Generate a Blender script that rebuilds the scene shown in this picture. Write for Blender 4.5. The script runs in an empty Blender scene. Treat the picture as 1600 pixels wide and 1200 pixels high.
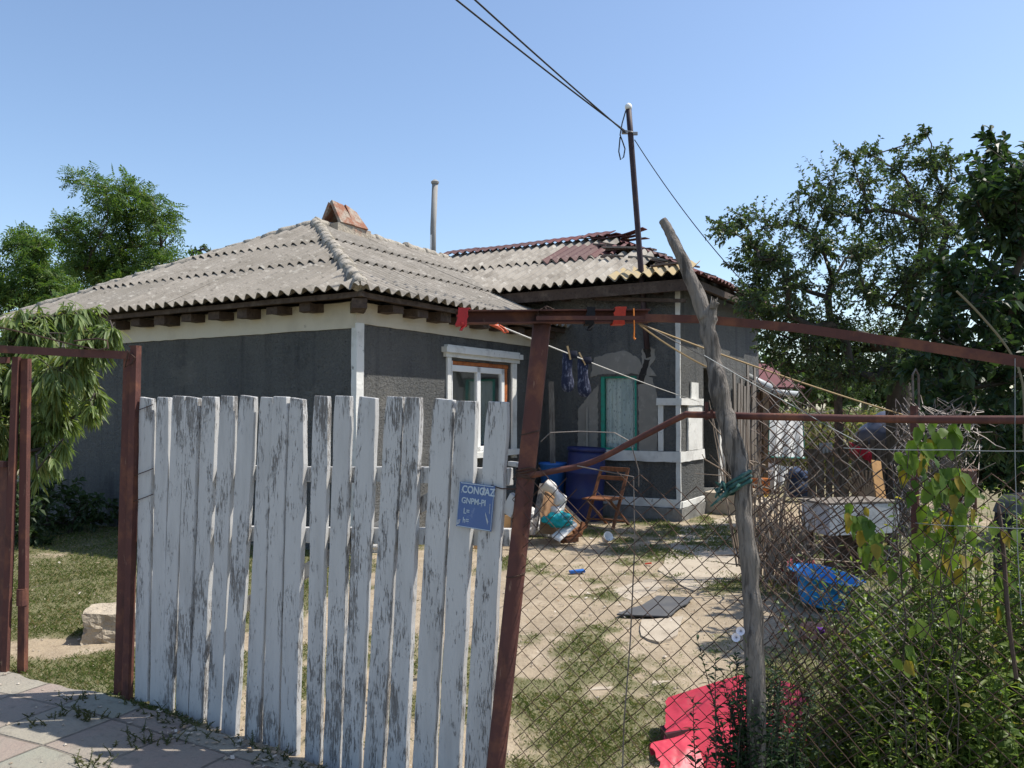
import bpy, bmesh, math, random
import numpy as np
from mathutils import Vector as V, Matrix, noise as mnoise

# ------------------------------------------------------------------ camera, light, exposure
SC = bpy.context.scene
COL = SC.collection
CAMZ = 1.6
FPX = 1280.0
PITCH = math.atan(40 / FPX)
cd = bpy.data.cameras.new("Camera")
cd.sensor_width = 36.0
cd.lens = FPX / 1600 * 36.0
cd.clip_start = 0.05
cd.clip_end = 3000
cam = bpy.data.objects.new("Camera", cd)
cam.location = (0, 0, CAMZ)
cam.rotation_euler = (math.pi / 2 + PITCH, 0, 0)
COL.objects.link(cam)
SC.camera = cam
SUN = V((0.60, 0.085, 1.0)).normalized()
W = bpy.data.worlds.new("World")
SC.world = W
W.use_nodes = True
wn = W.node_tree.nodes
bg = wn["Background"]
sky = wn.new("ShaderNodeTexSky")
sky.sky_type = 'NISHITA'
sky.sun_disc = False
sky.sun_elevation = math.asin(SUN.z)
sky.sun_rotation = math.atan2(SUN.x, SUN.y)
sky.air_density = 1.0
sky.dust_density = 0.9
sky.ozone_density = 2.2
W.node_tree.links.new(sky.outputs[0], bg.inputs[0])
bg.inputs[1].default_value = 0.15
sl = bpy.data.lights.new("Sun", 'SUN')
sl.energy = 4.8
sl.angle = math.radians(0.5)
sl.color = (1.0, 0.945, 0.86)
so = bpy.data.objects.new("Sun", sl)
so.rotation_euler = (-SUN).to_track_quat('-Z', 'Y').to_euler()
so.location = (8, 2, 14)
COL.objects.link(so)
SC.view_settings.view_transform = 'Standard'
SC.view_settings.look = 'None'
SC.view_settings.exposure = 0.42
SC.view_settings.gamma = 1.0
SC.cycles.max_bounces = 6
SC.cycles.transparent_max_bounces = 12
SC.cycles.use_denoising = True

# ------------------------------------------------------------------ helpers
CP, SP = math.cos(PITCH), math.sin(PITCH)


def ray(px, py):
    a = (px - 800) / FPX
    b = (600 - py) / FPX
    return V((a, CP - b * SP, SP + b * CP))


def at(px, py, Y):
    d = ray(px, py)
    return V((0, 0, CAMZ)) + d * (Y / d.y)


def atz(px, py, z=0.0):
    d = ray(px, py)
    return V((0, 0, CAMZ)) + d * ((z - CAMZ) / d.z)


def onplane(px, py, p0, p1):
    """ray through a photo point met with the upright plane through p0 and p1"""
    d = ray(px, py)
    n = V((p1[1] - p0[1], p0[0] - p1[0]))
    t = (n.x * p0[0] + n.y * p0[1]) / (n.x * d.x + n.y * d.y)
    return V((0, 0, CAMZ)) + d * t


def gz(x, y):
    """height of the yard: it falls a little towards the gate on the right"""
    s = min(1, max(0, (x + 2.2) / 1.6)) * min(1, max(0, (5.6 - y) / 1.6))
    return -0.11 * s


ORG = {}


def tag(o, label=None, cat=None, group=None, kind=None):
    if label: o['label'] = label
    if cat: o['category'] = cat
    if group: o['group'] = group
    if kind: o['kind'] = kind
    return o


def thing(name, label, cat, loc, group=None):
    o = bpy.data.objects.new(name, None)
    o.empty_display_size = 0.1
    o.location = loc
    COL.objects.link(o)
    ORG[o.name] = V(loc)
    return tag(o, label, cat, group)


class MB:
    def __init__(s):
        s.v = []
        s.f = []

    def add(s, vs, fs):
        k = len(s.v)
        s.v += [tuple(p) for p in vs]
        s.f += [tuple(i + k for i in q) for q in fs]
        return s

    def box(s, c, size, R=None):
        c = V(c)
        h = [x / 2 for x in size]
        vs = []
        for z in (-1, 1):
            for x, y in ((-1, -1), (1, -1), (1, 1), (-1, 1)):
                p = V((x * h[0], y * h[1], z * h[2]))
                vs.append(c + (R @ p if R else p))
        return s.add(vs, [(3, 2, 1, 0), (4, 5, 6, 7), (0, 1, 5, 4), (1, 2, 6, 5), (2, 3, 7, 6), (3, 0, 4, 7)])

    def beam(s, p, q, w, h, up=(0, 0, 1), seg=1, wob=0.0, rng=random):
        p, q = V(p), V(q)
        d = (q - p).normalized()
        up = V(up)
        if abs(d.dot(up)) > 0.95: up = V((0, 1, 0))
        sx = d.cross(up).normalized()
        uz = sx.cross(d).normalized()
        vs, fs = [], []
        for i in range(seg + 1):
            c = p.lerp(q, i / seg)
            dw = V((rng.uniform(-wob, wob), rng.uniform(-wob, wob), rng.uniform(-wob, wob)))
            kw = 1 + (rng.uniform(-wob, wob) * 6 if wob else 0)
            for x, y in ((-1, -1), (1, -1), (1, 1), (-1, 1)):
                vs.append(c + dw + sx * (x * w / 2 * kw) + uz * (y * h / 2))
        for i in range(seg):
            for j in range(4):
                a, b = i * 4 + j, i * 4 + (j + 1) % 4
                fs.append((a, b, b + 4, a + 4))
        fs += [(3, 2, 1, 0), tuple(seg * 4 + j for j in range(4))]
        return s.add(vs, fs)

    def tube(s, pts, r, n=8, cap=True):
        pts = [V(p) for p in pts]
        m = len(pts)
        rs = r if isinstance(r, (list, tuple)) else [r] * m
        vs, fs = [], []
        prev = None
        for i in range(m):
            d = pts[min(i + 1, m - 1)] - pts[max(i - 1, 0)]
            d = d.normalized() if d.length > 1e-9 else V((0, 0, 1))
            if prev is None:
                a = V((0, 0, 1)) if abs(d.z) < 0.9 else V((1, 0, 0))
                x = d.cross(a).normalized()
            else:
                x = prev - d * prev.dot(d)
                x = x.normalized() if x.length > 1e-6 else d.cross(V((1, 0, 0.3))).normalized()
            prev = x
            y = d.cross(x)
            for k in range(n):
                t = 2 * math.pi * k / n
                vs.append(pts[i] + x * (math.cos(t) * rs[i]) + y * (math.sin(t) * rs[i]))
        for i in range(m - 1):
            for k in range(n):
                a, b = i * n + k, i * n + (k + 1) % n
                fs.append((a, b, b + n, a + n))
        if cap:
            fs.append(tuple(range(n))[::-1])
            fs.append(tuple((m - 1) * n + k for k in range(n)))
        return s.add(vs, fs)

    def lathe(s, prof, c=(0, 0, 0), n=24, R=None, sx=1.0, cap=True):
        c = V(c)
        vs, fs = [], []
        for r, z in prof:
            for k in range(n):
                t = 2 * math.pi * k / n
                p = V((r * math.cos(t) * sx, r * math.sin(t), z))
                vs.append(c + (R @ p if R else p))
        m = len(prof)
        for i in range(m - 1):
            for k in range(n):
                a, b = i * n + k, i * n + (k + 1) % n
                fs.append((a, b, b + n, a + n))
        if cap:
            fs.append(tuple(range(n))[::-1])
            fs.append(tuple((m - 1) * n + k for k in range(n)))
        return s.add(vs, fs)

    def prism(s, poly, ext):
        ext = V(ext)
        n = len(poly)
        vs = [V(p) for p in poly] + [V(p) + ext for p in poly]
        fs = [tuple(range(n))[::-1], tuple(range(n, 2 * n))]
        fs += [(i, (i + 1) % n, n + (i + 1) % n, n + i) for i in range(n)]
        return s.add(vs, fs)

    def grid(s, rows):
        m, n = len(rows), len(rows[0])
        vs = [p for r in rows for p in r]
        fs = [(i * n + j, i * n + j + 1, (i + 1) * n + j + 1, (i + 1) * n + j) for i in range(m - 1) for j in range(n - 1)]
        return s.add(vs, fs)

    def wobble(s, amp, freq, seed=0):
        o = V((seed * 3.7, seed * 1.3, seed * 2.1))
        s.v = [tuple(V(p) + mnoise.noise_vector(V(p) * freq + o) * amp) for p in s.v]
        return s

    def build(s, name, m, parent=None, loc=None, smooth=False, bevel=0, solid=0, subd=0):
        off = ORG[parent.name] if parent is not None else V(loc if loc is not None else (0, 0, 0))
        me = bpy.data.meshes.new(name)
        if s.v:
            a = np.array(s.v, dtype=np.float64) - np.array(off)
            me.from_pydata(a.tolist(), [], s.f)
        me.validate()
        if m: me.materials.append(m)
        if smooth:
            me.polygons.foreach_set('use_smooth', [True] * len(me.polygons))
        me.update()
        o = bpy.data.objects.new(name, me)
        COL.objects.link(o)
        if parent is not None:
            o.parent = parent
        else:
            o.location = off
        ORG[o.name] = V(off)
        if solid:
            md = o.modifiers.new('Solidify', 'SOLIDIFY'); md.thickness = solid; md.offset = 0
            if smooth:
                md = o.modifiers.new('EdgeSplit', 'EDGE_SPLIT'); md.split_angle = math.radians(48)
        if bevel:
            md = o.modifiers.new('Bevel', 'BEVEL'); md.width = bevel; md.segments = 2; md.limit_method = 'ANGLE'
        if subd:
            md = o.modifiers.new('Subdivision', 'SUBSURF'); md.levels = subd; md.render_levels = subd
        return o


def struct(o):
    o['kind'] = 'structure'
    return o


# ------------------------------------------------------------------ materials
def _new(name):
    m = bpy.data.materials.new(name)
    m.use_nodes = True
    n = m.node_tree.nodes
    l = m.node_tree.links
    b = n["Principled BSDF"]
    return m, n, l, b


def _coord(n, l, scale):
    tc = n.get('TC') or n.new('ShaderNodeTexCoord')
    tc.name = 'TC'
    if isinstance(scale, (int, float)):
        return tc.outputs['Object'], float(scale)
    mp = n.new('ShaderNodeMapping')
    mp.inputs['Scale'].default_value = scale
    l.new(tc.outputs['Object'], mp.inputs[0])
    return mp.outputs[0], 1.0


def _noise(n, l, scale, detail=4, rough=0.6, dist=0.0):
    c, s = _coord(n, l, scale)
    t = n.new('ShaderNodeTexNoise')
    t.inputs['Scale'].default_value = s
    t.inputs['Detail'].default_value = detail
    t.inputs['Roughness'].default_value = rough
    t.inputs['Distortion'].default_value = dist
    l.new(c, t.inputs['Vector'])
    return t.outputs['Fac']


def _ramp(n, l, src, lo, hi):
    r = n.new('ShaderNodeMapRange')
    r.inputs['From Min'].default_value = lo
    r.inputs['From Max'].default_value = hi
    l.new(src, r.inputs['Value'])
    return r.outputs[0]


def _mix(n, l, fac, a, b, mode='MIX', k=1.0):
    x = n.new('ShaderNodeMix')
    x.data_type = 'RGBA'
    x.blend_type = mode
    if k != 1.0:
        mu = n.new('ShaderNodeMath'); mu.operation = 'MULTIPLY'; mu.inputs[1].default_value = k
        l.new(fac, mu.inputs[0]); fac = mu.outputs[0]
    if isinstance(fac, (int, float)): x.inputs[0].default_value = fac
    else: l.new(fac, x.inputs[0])
    for s, c in ((6, a), (7, b)):
        if isinstance(c, (tuple, list)): x.inputs[s].default_value = (*c[:3], 1)
        else: l.new(c, x.inputs[s])
    return x.outputs[2]


def _island(n):
    g = n.get('GEO') or n.new('ShaderNodeNewGeometry')
    g.name = 'GEO'
    return g.outputs['Random Per Island']


def mat(name, col, rough=0.8, layers=(), bump=(), metal=0.0, spec=0.3, coat=0.0):
    """layers: ('n', colour, scale, lo, hi, detail, strength) noise | ('i', colour, strength) per loose piece |
    ('a', colour, attribute, lo, hi, strength) | ('v', colour, scale, lo, hi, strength) voronoi cells"""
    m, n, l, b = _new(name)
    c = None
    cur = tuple(col)
    for L in layers:
        if L[0] == 'n':
            f = _ramp(n, l, _noise(n, l, L[2], L[5] if len(L) > 5 else 4), L[3], L[4])
            cur = _mix(n, l, f, cur, L[1], k=L[6] if len(L) > 6 else 1.0)
        elif L[0] == 'i':
            cur = _mix(n, l, _island(n), cur, L[1], k=L[2])
        elif L[0] == 'a':
            at_ = n.new('ShaderNodeAttribute'); at_.attribute_name = L[2]
            nz = _noise(n, l, 9.0, 6)
            ad = n.new('ShaderNodeMath'); ad.operation = 'MULTIPLY_ADD'
            ad.inputs[1].default_value = 0.7; l.new(nz, ad.inputs[0])
            sb = n.new('ShaderNodeMath'); sb.operation = 'SUBTRACT'; sb.inputs[1].default_value = 0.35
            l.new(at_.outputs['Fac'], sb.inputs[0]); l.new(sb.outputs[0], ad.inputs[2])
            f = _ramp(n, l, ad.outputs[0], L[3], L[4])
            cur = _mix(n, l, f, cur, L[1], k=L[5])
        elif L[0] == 'v':
            cc, s = _coord(n, l, L[2])
            t = n.new('ShaderNodeTexVoronoi'); t.inputs['Scale'].default_value = s
            l.new(cc, t.inputs['Vector'])
            f = _ramp(n, l, t.outputs['Distance'], L[3], L[4])
            cur = _mix(n, l, f, cur, L[1], k=L[5])
    if isinstance(cur, tuple): b.inputs['Base Color'].default_value = (*cur, 1)
    else: l.new(cur, b.inputs['Base Color'])
    b.inputs['Roughness'].default_value = rough
    b.inputs['Metallic'].default_value = metal
    b.inputs['Specular IOR Level'].default_value = spec
    if coat: b.inputs['Coat Weight'].default_value = coat
    prev = None
    for B in bump:
        bn = n.new('ShaderNodeBump')
        bn.inputs['Strength'].default_value = B[3] if len(B) > 3 else 1.0
        bn.inputs['Distance'].default_value = B[1]
        l.new(_noise(n, l, B[0], B[2] if len(B) > 2 else 4), bn.inputs['Height'])
        if prev: l.new(prev, bn.inputs['Normal'])
        prev = bn.outputs[0]
    if prev: l.new(prev, b.inputs['Normal'])
    return m


def leafmat(name, c1, c2, trans=0.35, rough=0.5, c3=None, k3=0.0, spec=0.35):
    m, n, l, b = _new(name)
    isl = _island(n)
    col = _mix(n, l, isl, tuple(c1), tuple(c2))
    if c3:
        wn_ = n.new('ShaderNodeTexWhiteNoise'); wn_.noise_dimensions = '1D'
        l.new(isl, wn_.inputs['W'])
        f = _ramp(n, l, wn_.outputs['Value'], 1 - k3, 1 - k3 + 0.02)
        col = _mix(n, l, f, col, tuple(c3))
    l.new(col, b.inputs['Base Color'])
    b.inputs['Roughness'].default_value = rough
    b.inputs['Specular IOR Level'].default_value = spec
    tr = n.new('ShaderNodeBsdfTranslucent')
    tc = _mix(n, l, 1.0, col, (1.35, 1.5, 0.7), 'MULTIPLY')
    l.new(tc, tr.inputs['Color'])
    mx = n.new('ShaderNodeMixShader')
    mx.inputs[0].default_value = trans
    l.new(b.outputs[0], mx.inputs[1]); l.new(tr.outputs[0], mx.inputs[2])
    l.new(mx.outputs[0], n['Material Output'].inputs[0])
    return m


RUST = mat('rusty steel', (0.098, 0.041, 0.034), 0.8, [
    ('n', (0.215, 0.088, 0.048), (7, 7, 7), 0.50, 0.70, 6, 0.8), ('n', (0.055, 0.028, 0.024), (14, 14, 4), 0.52, 0.72, 8, 0.9),
    ('n', (0.26, 0.16, 0.11), (40, 40, 9), 0.66, 0.72, 5, 0.6)],
    [((60, 60, 60), 0.002, 5)], metal=0.0, spec=0.25)
RUSTD = mat('dark rusty wire', (0.055, 0.034, 0.026), 0.7, [('n', (0.11, 0.06, 0.04), 18, 0.4, 0.7, 4, 0.8)], metal=0.3)
WIREG = mat('grey galvanised wire', (0.20, 0.18, 0.165), 0.6, [('n', (0.10, 0.065, 0.05), 9, 0.42, 0.65, 4, 0.9)], metal=0.35)
WIREB = mat('black cable', (0.02, 0.02, 0.022), 0.6)
OLDWOOD = mat('old grey wood', (0.20, 0.175, 0.15), 0.85, [
    ('n', (0.09, 0.075, 0.062), (60, 60, 3), 0.45, 0.62, 6, 0.9), ('n', (0.29, 0.26, 0.225), (25, 25, 2), 0.55, 0.75, 5, 0.8)],
    [((90, 90, 4), 0.004, 5)])
BARK = mat('bare weathered trunk', (0.215, 0.19, 0.165), 0.9, [
    ('n', (0.065, 0.058, 0.052), (34, 34, 3), 0.50, 0.62, 10, 0.95), ('n', (0.05, 0.045, 0.04), (16, 16, 9), 0.62, 0.68, 8, 0.8), ('n', (0.31, 0.28, 0.24), (10, 10, 3), 0.52, 0.72, 6, 0.7)],
    [((26, 26, 3), 0.035, 8), ((90, 90, 9), 0.012, 6)])
TREEBARK = mat('tree bark', (0.055, 0.045, 0.036), 0.95, [('n', (0.11, 0.095, 0.08), (9, 9, 3), 0.45, 0.7, 5, 0.8)], [((20, 20, 6), 0.01, 5)])
DARKWOOD = mat('dark roof timber', (0.075, 0.052, 0.040), 0.85, [
    ('n', (0.15, 0.115, 0.09), (6, 6, 6), 0.5, 0.72, 6, 0.8), ('n', (0.03, 0.022, 0.018), (30, 30, 30), 0.5, 0.7, 5, 0.8)], [((25, 25, 25), 0.006, 5)])
BROWNWOOD = mat('brown varnished wood', (0.21, 0.085, 0.038), 0.6, [('n', (0.10, 0.042, 0.02), (40, 40, 5), 0.45, 0.65, 5, 0.8)], [((80, 80, 6), 0.002, 4)])

# ------------------------------------------------------------------ ground
GATE0, GATE1 = V((-2.10, 4.55, 0)), V((-0.05, 3.50, 0))
UU, VV = V((0.508, 0.862, 0)).normalized(), V((-0.862, 0.508, 0)).normalized()
C0 = V((-1.71, 9.0, 0))


def H(a, b, z=0.0):
    """house frame: a runs left along the shaded wall, b runs back along the wall with the white window"""
    return C0 + VV * a + UU * b + V((0, 0, z))


def fbm(x, y, s, o=0.0, oct=4):
    return mnoise.fractal(V((x * s + o, y * s - o, o * 0.37)), 1.0, 2.0, oct)


def sst(x, a, b):
    t = min(1, max(0, (x - a) / (b - a)))
    return t * t * (3 - 2 * t)


def grass_at(x, y):
    """how much grass grows at a spot of the yard, 0..1"""
    n = fbm(x, y, 0.9, 3.1) * 0.65 + fbm(x, y, 2.6, 9.0) * 0.55 + fbm(x, y, 7.0, 4.0) * 0.35
    if x < -1.6:                                           # beside the house, left of the picket gate
        v = 0.84 + n * 0.50
        v -= 0.95 * math.exp(-((y - 5.55 - 0.10 * math.sin(x * 2)) / 0.20) ** 2)
        v -= 0.3 * math.exp(-(((x + 3.0) / 0.8) ** 2 + ((y - 7.6) / 0.9) ** 2))
    else:
        near = 1 - sst(y, 4.6, 6.6)
        v = 0.12 + 0.34 * near + n * 1.05
        right = sst(x - 0.19 * y, 0.0, 0.7)
        v += 0.42 * right
        if y > 9.2: v += 0.22
        if y > 11 and x > 2.2: v -= 0.6
        if 0.2 < x < 2.2 and y > 10.3: v += 0.25
    return min(1, max(0, v))


def axis(lo, hi, f0, f1, fine, grow=1.25):
    xs = list(np.arange(f0, f1 + 1e-6, fine))
    d = fine; x = f1
    while x < hi:
        d *= grow; x += d; xs.append(min(x, hi))
    d = fine; x = f0
    while x > lo:
        d *= grow; x -= d; xs.insert(0, max(x, lo))
    return xs


gx = axis(-900, 900, -8.0, 6.0, 0.085)
gy = axis(-60, 1600, 2.0, 13.0, 0.085)
rows, att = [], []
for y in gy:
    r = []
    for x in gx:
        z = gz(x, y)
        g = 0.5
        if -8.5 < x < 7 and 1.5 < y < 14:
            g = grass_at(x, y)
            z += 0.012 * fbm(x, y, 1.7, 5.0) + 0.006 * fbm(x, y, 7.0, 2.0, 2) + 0.015 * g
        else:
            z -= 0.0
        r.append(V((x, y, z)))
        att.append(g)
    rows.append(r)
GROUND = mat('sandy yard soil', (0.33, 0.268, 0.19), 0.95, [
    ('n', (0.235, 0.19, 0.135), 1.3, 0.43, 0.66, 8, 0.85),
    ('n', (0.44, 0.37, 0.28), 3.7, 0.52, 0.72, 6, 0.8),
    ('n', (0.15, 0.115, 0.08), 8, 0.58, 0.70, 8, 0.6), ('n', (0.17, 0.125, 0.085), 22, 0.58, 0.70, 5, 0.75),
    ('n', (0.55, 0.50, 0.43), 48, 0.68, 0.72, 2, 0.7),
    ('a', (0.095, 0.105, 0.040), 'grass', 0.30, 0.62, 0.75)],
    [(9, 0.03, 6, 0.8), (60, 0.008, 4, 0.9)], spec=0.15)
g = MB().grid(rows).build('ground', GROUND, smooth=True)
a_ = g.data.attributes.new('grass', 'FLOAT', 'POINT')
a_.data.foreach_set('value', att)
struct(g)

# pavement of worn coloured slabs on the street side of the gates
m, n, l, b = _new('worn coloured paving')
tc = n.new('ShaderNodeTexCoord'); tc.name = 'TC'
mp = n.new('ShaderNodeMapping'); mp.inputs['Rotation'].default_value = (0, 0, math.radians(24)); mp.inputs['Scale'].default_value = (2.6, 2.6, 0)
mp.inputs['Location'].default_value = (0.3, 0.12, 0)
l.new(tc.outputs['Object'], mp.inputs[0])
fl = n.new('ShaderNodeVectorMath'); fl.operation = 'FLOOR'; l.new(mp.outputs[0], fl.inputs[0])
fr = n.new('ShaderNodeVectorMath'); fr.operation = 'FRACTION'; l.new(mp.outputs[0], fr.inputs[0])
wh = n.new('ShaderNodeTexWhiteNoise'); wh.noise_dimensions = '3D'; l.new(fl.outputs[0], wh.inputs['Vector'])
cr = n.new('ShaderNodeValToRGB'); cr.color_ramp.interpolation = 'CONSTANT'
e = cr.color_ramp.elements
e[0].color = (0.275, 0.215, 0.18, 1); e[1].position = 0.36; e[1].color = (0.255, 0.262, 0.21, 1)
x_ = e.new(0.70); x_.color = (0.295, 0.27, 0.215, 1)
l.new(wh.outputs['Value'], cr.inputs[0])
sx = n.new('ShaderNodeSeparateXYZ'); l.new(fr.outputs[0], sx.inputs[0])


def edge(o):
    pp = n.new('ShaderNodeMath'); pp.operation = 'PINGPONG'; pp.inputs[1].default_value = 0.5; l.new(o, pp.inputs[0]); return pp.outputs[0]


mn = n.new('ShaderNodeMath'); mn.operation = 'MINIMUM'
l.new(edge(sx.outputs[0]), mn.inputs[0]); l.new(edge(sx.outputs[1]), mn.inputs[1])
gr = _ramp(n, l, mn.outputs[0], 0.022, 0.008)
c1 = _mix(n, l, gr, cr.outputs[0], (0.13, 0.11, 0.09))
c2 = _mix(n, l, _ramp(n, l, _noise(n, l, 2.2, 6), 0.36, 0.62), c1, (0.25, 0.225, 0.185), k=0.85)
c3 = _mix(n, l, _ramp(n, l, _noise(n, l, 16, 6), 0.55, 0.72), c2, (0.14, 0.125, 0.10), k=0.6)
l.new(c3, b.inputs['Base Color']); b.inputs['Roughness'].default_value = 0.9
bn = n.new('ShaderNodeBump'); bn.inputs['Distance'].default_value = 0.01; l.new(_noise(n, l, 45, 5), bn.inputs['Height'])
b2 = n.new('ShaderNodeBump'); b2.inputs['Distance'].default_value = 0.012; l.new(gr, b2.inputs['Height']); b2.invert = True
l.new(bn.outputs[0], b2.inputs['Normal']); l.new(b2.outputs[0], b.inputs['Normal'])
PAVE = m


def pave_edge(x):
    return 4.50 - 0.515 * (x + 2.1) + 0.035 * fbm(x, 0, 2.3, 4.0) + 0.025 * fbm(x, 0, 9.0, 1.0) - 0.03


mb = MB()
xs = list(np.arange(-7.0, 3.6, 0.06))
rows = []
for k in range(26):
    r = []
    for x in xs:
        ye = min(pave_edge(x), 5.25)
        y = ye - (0 if k == 0 else 0.005 + (k - 1) * 0.16)
        z = gz(x, y) + (0.036 + 0.004 * fbm(x, y, 3.0) if k else -0.05)
        r.append(V((x, y, z)))
    rows.append(r)
struct(mb.grid(rows[::-1]).build('pavement', PAVE))

# flat concrete slabs in the yard
CONC = mat('pale worn concrete', (0.40, 0.345, 0.27), 0.92, [
    ('n', (0.30, 0.25, 0.19), 3.0, 0.45, 0.68, 6, 0.8), ('n', (0.20, 0.17, 0.13), 28, 0.58, 0.72, 4, 0.6)], [(30, 0.006, 5)])


def slab(pix, label, z=0.017, th=0.05, m=CONC, seed=1, name='concrete_slab', cat='slab', group='concrete slabs in the yard'):
    P = [atz(x, y, 0) for x, y in pix]
    base = min(gz(p.x, p.y) for p in P)
    out = []
    rng = random.Random(seed)
    for i in range(len(P)):
        p, q = P[i], P[(i + 1) % len(P)]
        k = max(2, int((q - p).length / 0.12))
        for j in range(k):
            t = p.lerp(q, j / k)
            w = 0.018
            out.append(V((t.x + rng.uniform(-w, w), t.y + rng.uniform(-w, w), base + z)))
    o = MB().prism(out, (0, 0, -th)).build(name, m, loc=V((sum(p.x for p in P) / len(P), sum(p.y for p in P) / len(P), base)))
    return tag(o, label, cat, group)


slab([(1000, 972), (1066, 966), (1058, 996), (1030, 1006), (1002, 996)], 'pale concrete slab under the painted shadow patch in the yard', seed=2)
slab([(842, 1046), (905, 1022), (985, 1004), (1004, 1030), (950, 1066), (880, 1072)], 'cracked pale concrete slab nearest the rusty leaning post', seed=3)
slab([(1066, 826), (1150, 806), (1165, 905), (1080, 925), (1030, 893), (1050, 850)], 'large shaded concrete path slab below the door step', seed=4)
slab([(950, 925), (1015, 905), (1040, 918), (990, 940)], 'small half buried concrete slab in the middle of the yard', z=0.010, seed=5)
slab([(1010, 1022), (1070, 1010), (1085, 1040), (1020, 1064)], 'broken concrete slab behind the red plastic slide', z=0.012, seed=6)
DSHADOW = mat('painted shadow grey', (0.075, 0.077, 0.082), 0.9, [('n', (0.12, 0.118, 0.112), 6, 0.45, 0.7, 5, 0.7)])  # dark colour imitates a cast shadow on the slab; no real sheet
slab([(966, 967), (1030, 937), (1086, 939), (1046, 970)], 'thin dark grey patch imitating a cast shadow on a pale slab', z=0.034, th=0.01, m=DSHADOW, name='shadow_patch', cat='sheet', group=None, seed=8)

# ------------------------------------------------------------------ house
STUCCO = mat('rough grey cement plaster', (0.180, 0.180, 0.172), 0.95, [
    ('n', (0.128, 0.134, 0.136), (0.9, 0.9, 0.9), 0.42, 0.66, 6, 0.9),
    ('n', (0.24, 0.225, 0.19), (30, 30, 30), 0.55, 0.75, 5, 0.75),
    ('n', (0.08, 0.08, 0.078), (38, 38, 38), 0.56, 0.74, 4, 0.7),
    ('n', (0.27, 0.255, 0.225), (5, 5, 1.2), 0.66, 0.8, 6, 0.5), ('n', (0.075, 0.078, 0.08), (6, 6, 0.45), 0.52, 0.72, 5, 0.65), ('n', (0.25, 0.24, 0.215), (1.6, 1.6, 2.2), 0.60, 0.66, 10, 0.45), ('n', (0.05, 0.05, 0.05), (2.2, 2.2, 1.1), 0.60, 0.70, 9, 0.45)],
    [((26, 26, 26), 0.06, 4, 1.0), ((70, 70, 70), 0.03, 3, 1.0)], spec=0.15)
CREAM = mat('cream limewash', (0.60, 0.545, 0.44), 0.9, [('n', (0.44, 0.39, 0.31), 2.2, 0.5, 0.74, 6, 0.7), ('n', (0.22, 0.2, 0.17), 17, 0.68, 0.76, 5, 0.6)], [(30, 0.004, 4)])
WHITE = mat('white limewash', (0.68, 0.675, 0.64), 0.85, [('n', (0.45, 0.44, 0.41), 4.0, 0.5, 0.72, 6, 0.8), ('n', (0.14, 0.135, 0.125), (16, 16, 9), 0.64, 0.73, 6, 0.85)], [(28, 0.006, 4)])
WHITEC = mat('clean white paint', (0.78, 0.78, 0.76), 0.5, [('n', (0.6, 0.6, 0.57), 5.0, 0.5, 0.75, 5, 0.5)])
PATCH = mat('smooth lighter plaster', (0.255, 0.238, 0.21), 0.95, [('n', (0.22, 0.207, 0.185), 3.0, 0.42, 0.66, 6, 0.9), ('n', (0.38, 0.355, 0.31), 9, 0.55, 0.75, 5, 0.6)], [(24, 0.008, 4)])
GREYP = mat('grey foundation plaster', (0.22, 0.215, 0.20), 0.95, [('n', (0.14, 0.135, 0.125), 5.0, 0.42, 0.66, 6, 0.9), ('n', (0.36, 0.35, 0.32), (14, 14, 3), 0.56, 0.72, 5, 0.7)], [(24, 0.010, 4)])
SOOT = mat('soot', (0.03, 0.027, 0.025), 0.95, [('n', (0.10, 0.09, 0.08), 14, 0.5, 0.7, 5, 0.7)])
FOAM = mat('orange assembly foam', (0.42, 0.14, 0.045), 0.9, [('n', (0.25, 0.07, 0.03), 14, 0.45, 0.65, 4, 0.8)], [(40, 0.01, 3)])
GREENP = mat('faded green paint', (0.03, 0.28, 0.20), 0.6, [('n', (0.05, 0.10, 0.08), 9, 0.5, 0.7, 5, 0.6)])
DARKGREEN = mat('dark green door', (0.012, 0.03, 0.027), 0.6)
CURT = mat('grey brown curtain', (0.30, 0.27, 0.23), 0.9)
LACE = mat('white lace curtain', (0.80, 0.81, 0.82), 0.9, [('v', (0.25, 0.27, 0.29), (26, 26, 14), 0.32, 0.12, 0.75), ('n', (0.5, 0.52, 0.54), (9, 9, 3), 0.5, 0.65, 4, 0.6)])


def glassmat():
    m, n, l, b = _new('window glass')
    tr = n.new('ShaderNodeBsdfTransparent'); tr.inputs[0].default_value = (0.86, 0.90, 0.89, 1)
    gl = n.new('ShaderNodeBsdfGlossy'); gl.inputs['Roughness'].default_value = 0.05
    fr = n.new('ShaderNodeFresnel'); fr.inputs[0].default_value = 1.5
    mx = n.new('ShaderNodeMixShader')
    ad = n.new('ShaderNodeMath'); ad.operation = 'MULTIPLY'; ad.inputs[1].default_value = 0.6; l.new(fr.outputs[0], ad.inputs[0])
    l.new(ad.outputs[0], mx.inputs[0]); l.new(tr.outputs[0], mx.inputs[1]); l.new(gl.outputs[0], mx.inputs[2])
    l.new(mx.outputs[0], n['Material Output'].inputs[0])
    return m


GLASS = glassmat()
HR = Matrix((VV, UU, V((0, 0, 1)))).transposed()           # columns: a axis, b axis, up
house = thing('house', 'low L-shaped grey plastered house with a wavy asbestos sheet roof', 'house', H(1, 3))


def hbox(mb, a0, a1, b0, b1, z0, z1):
    return mb.box(H((a0 + a1) / 2, (b0 + b1) / 2, (z0 + z1) / 2), (abs(a1 - a0), abs(b1 - b0), z1 - z0), HR)


B1 = 4.45            # where the rear wing's front wall stands
WT = 2.80            # wall top of the front wing
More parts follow.
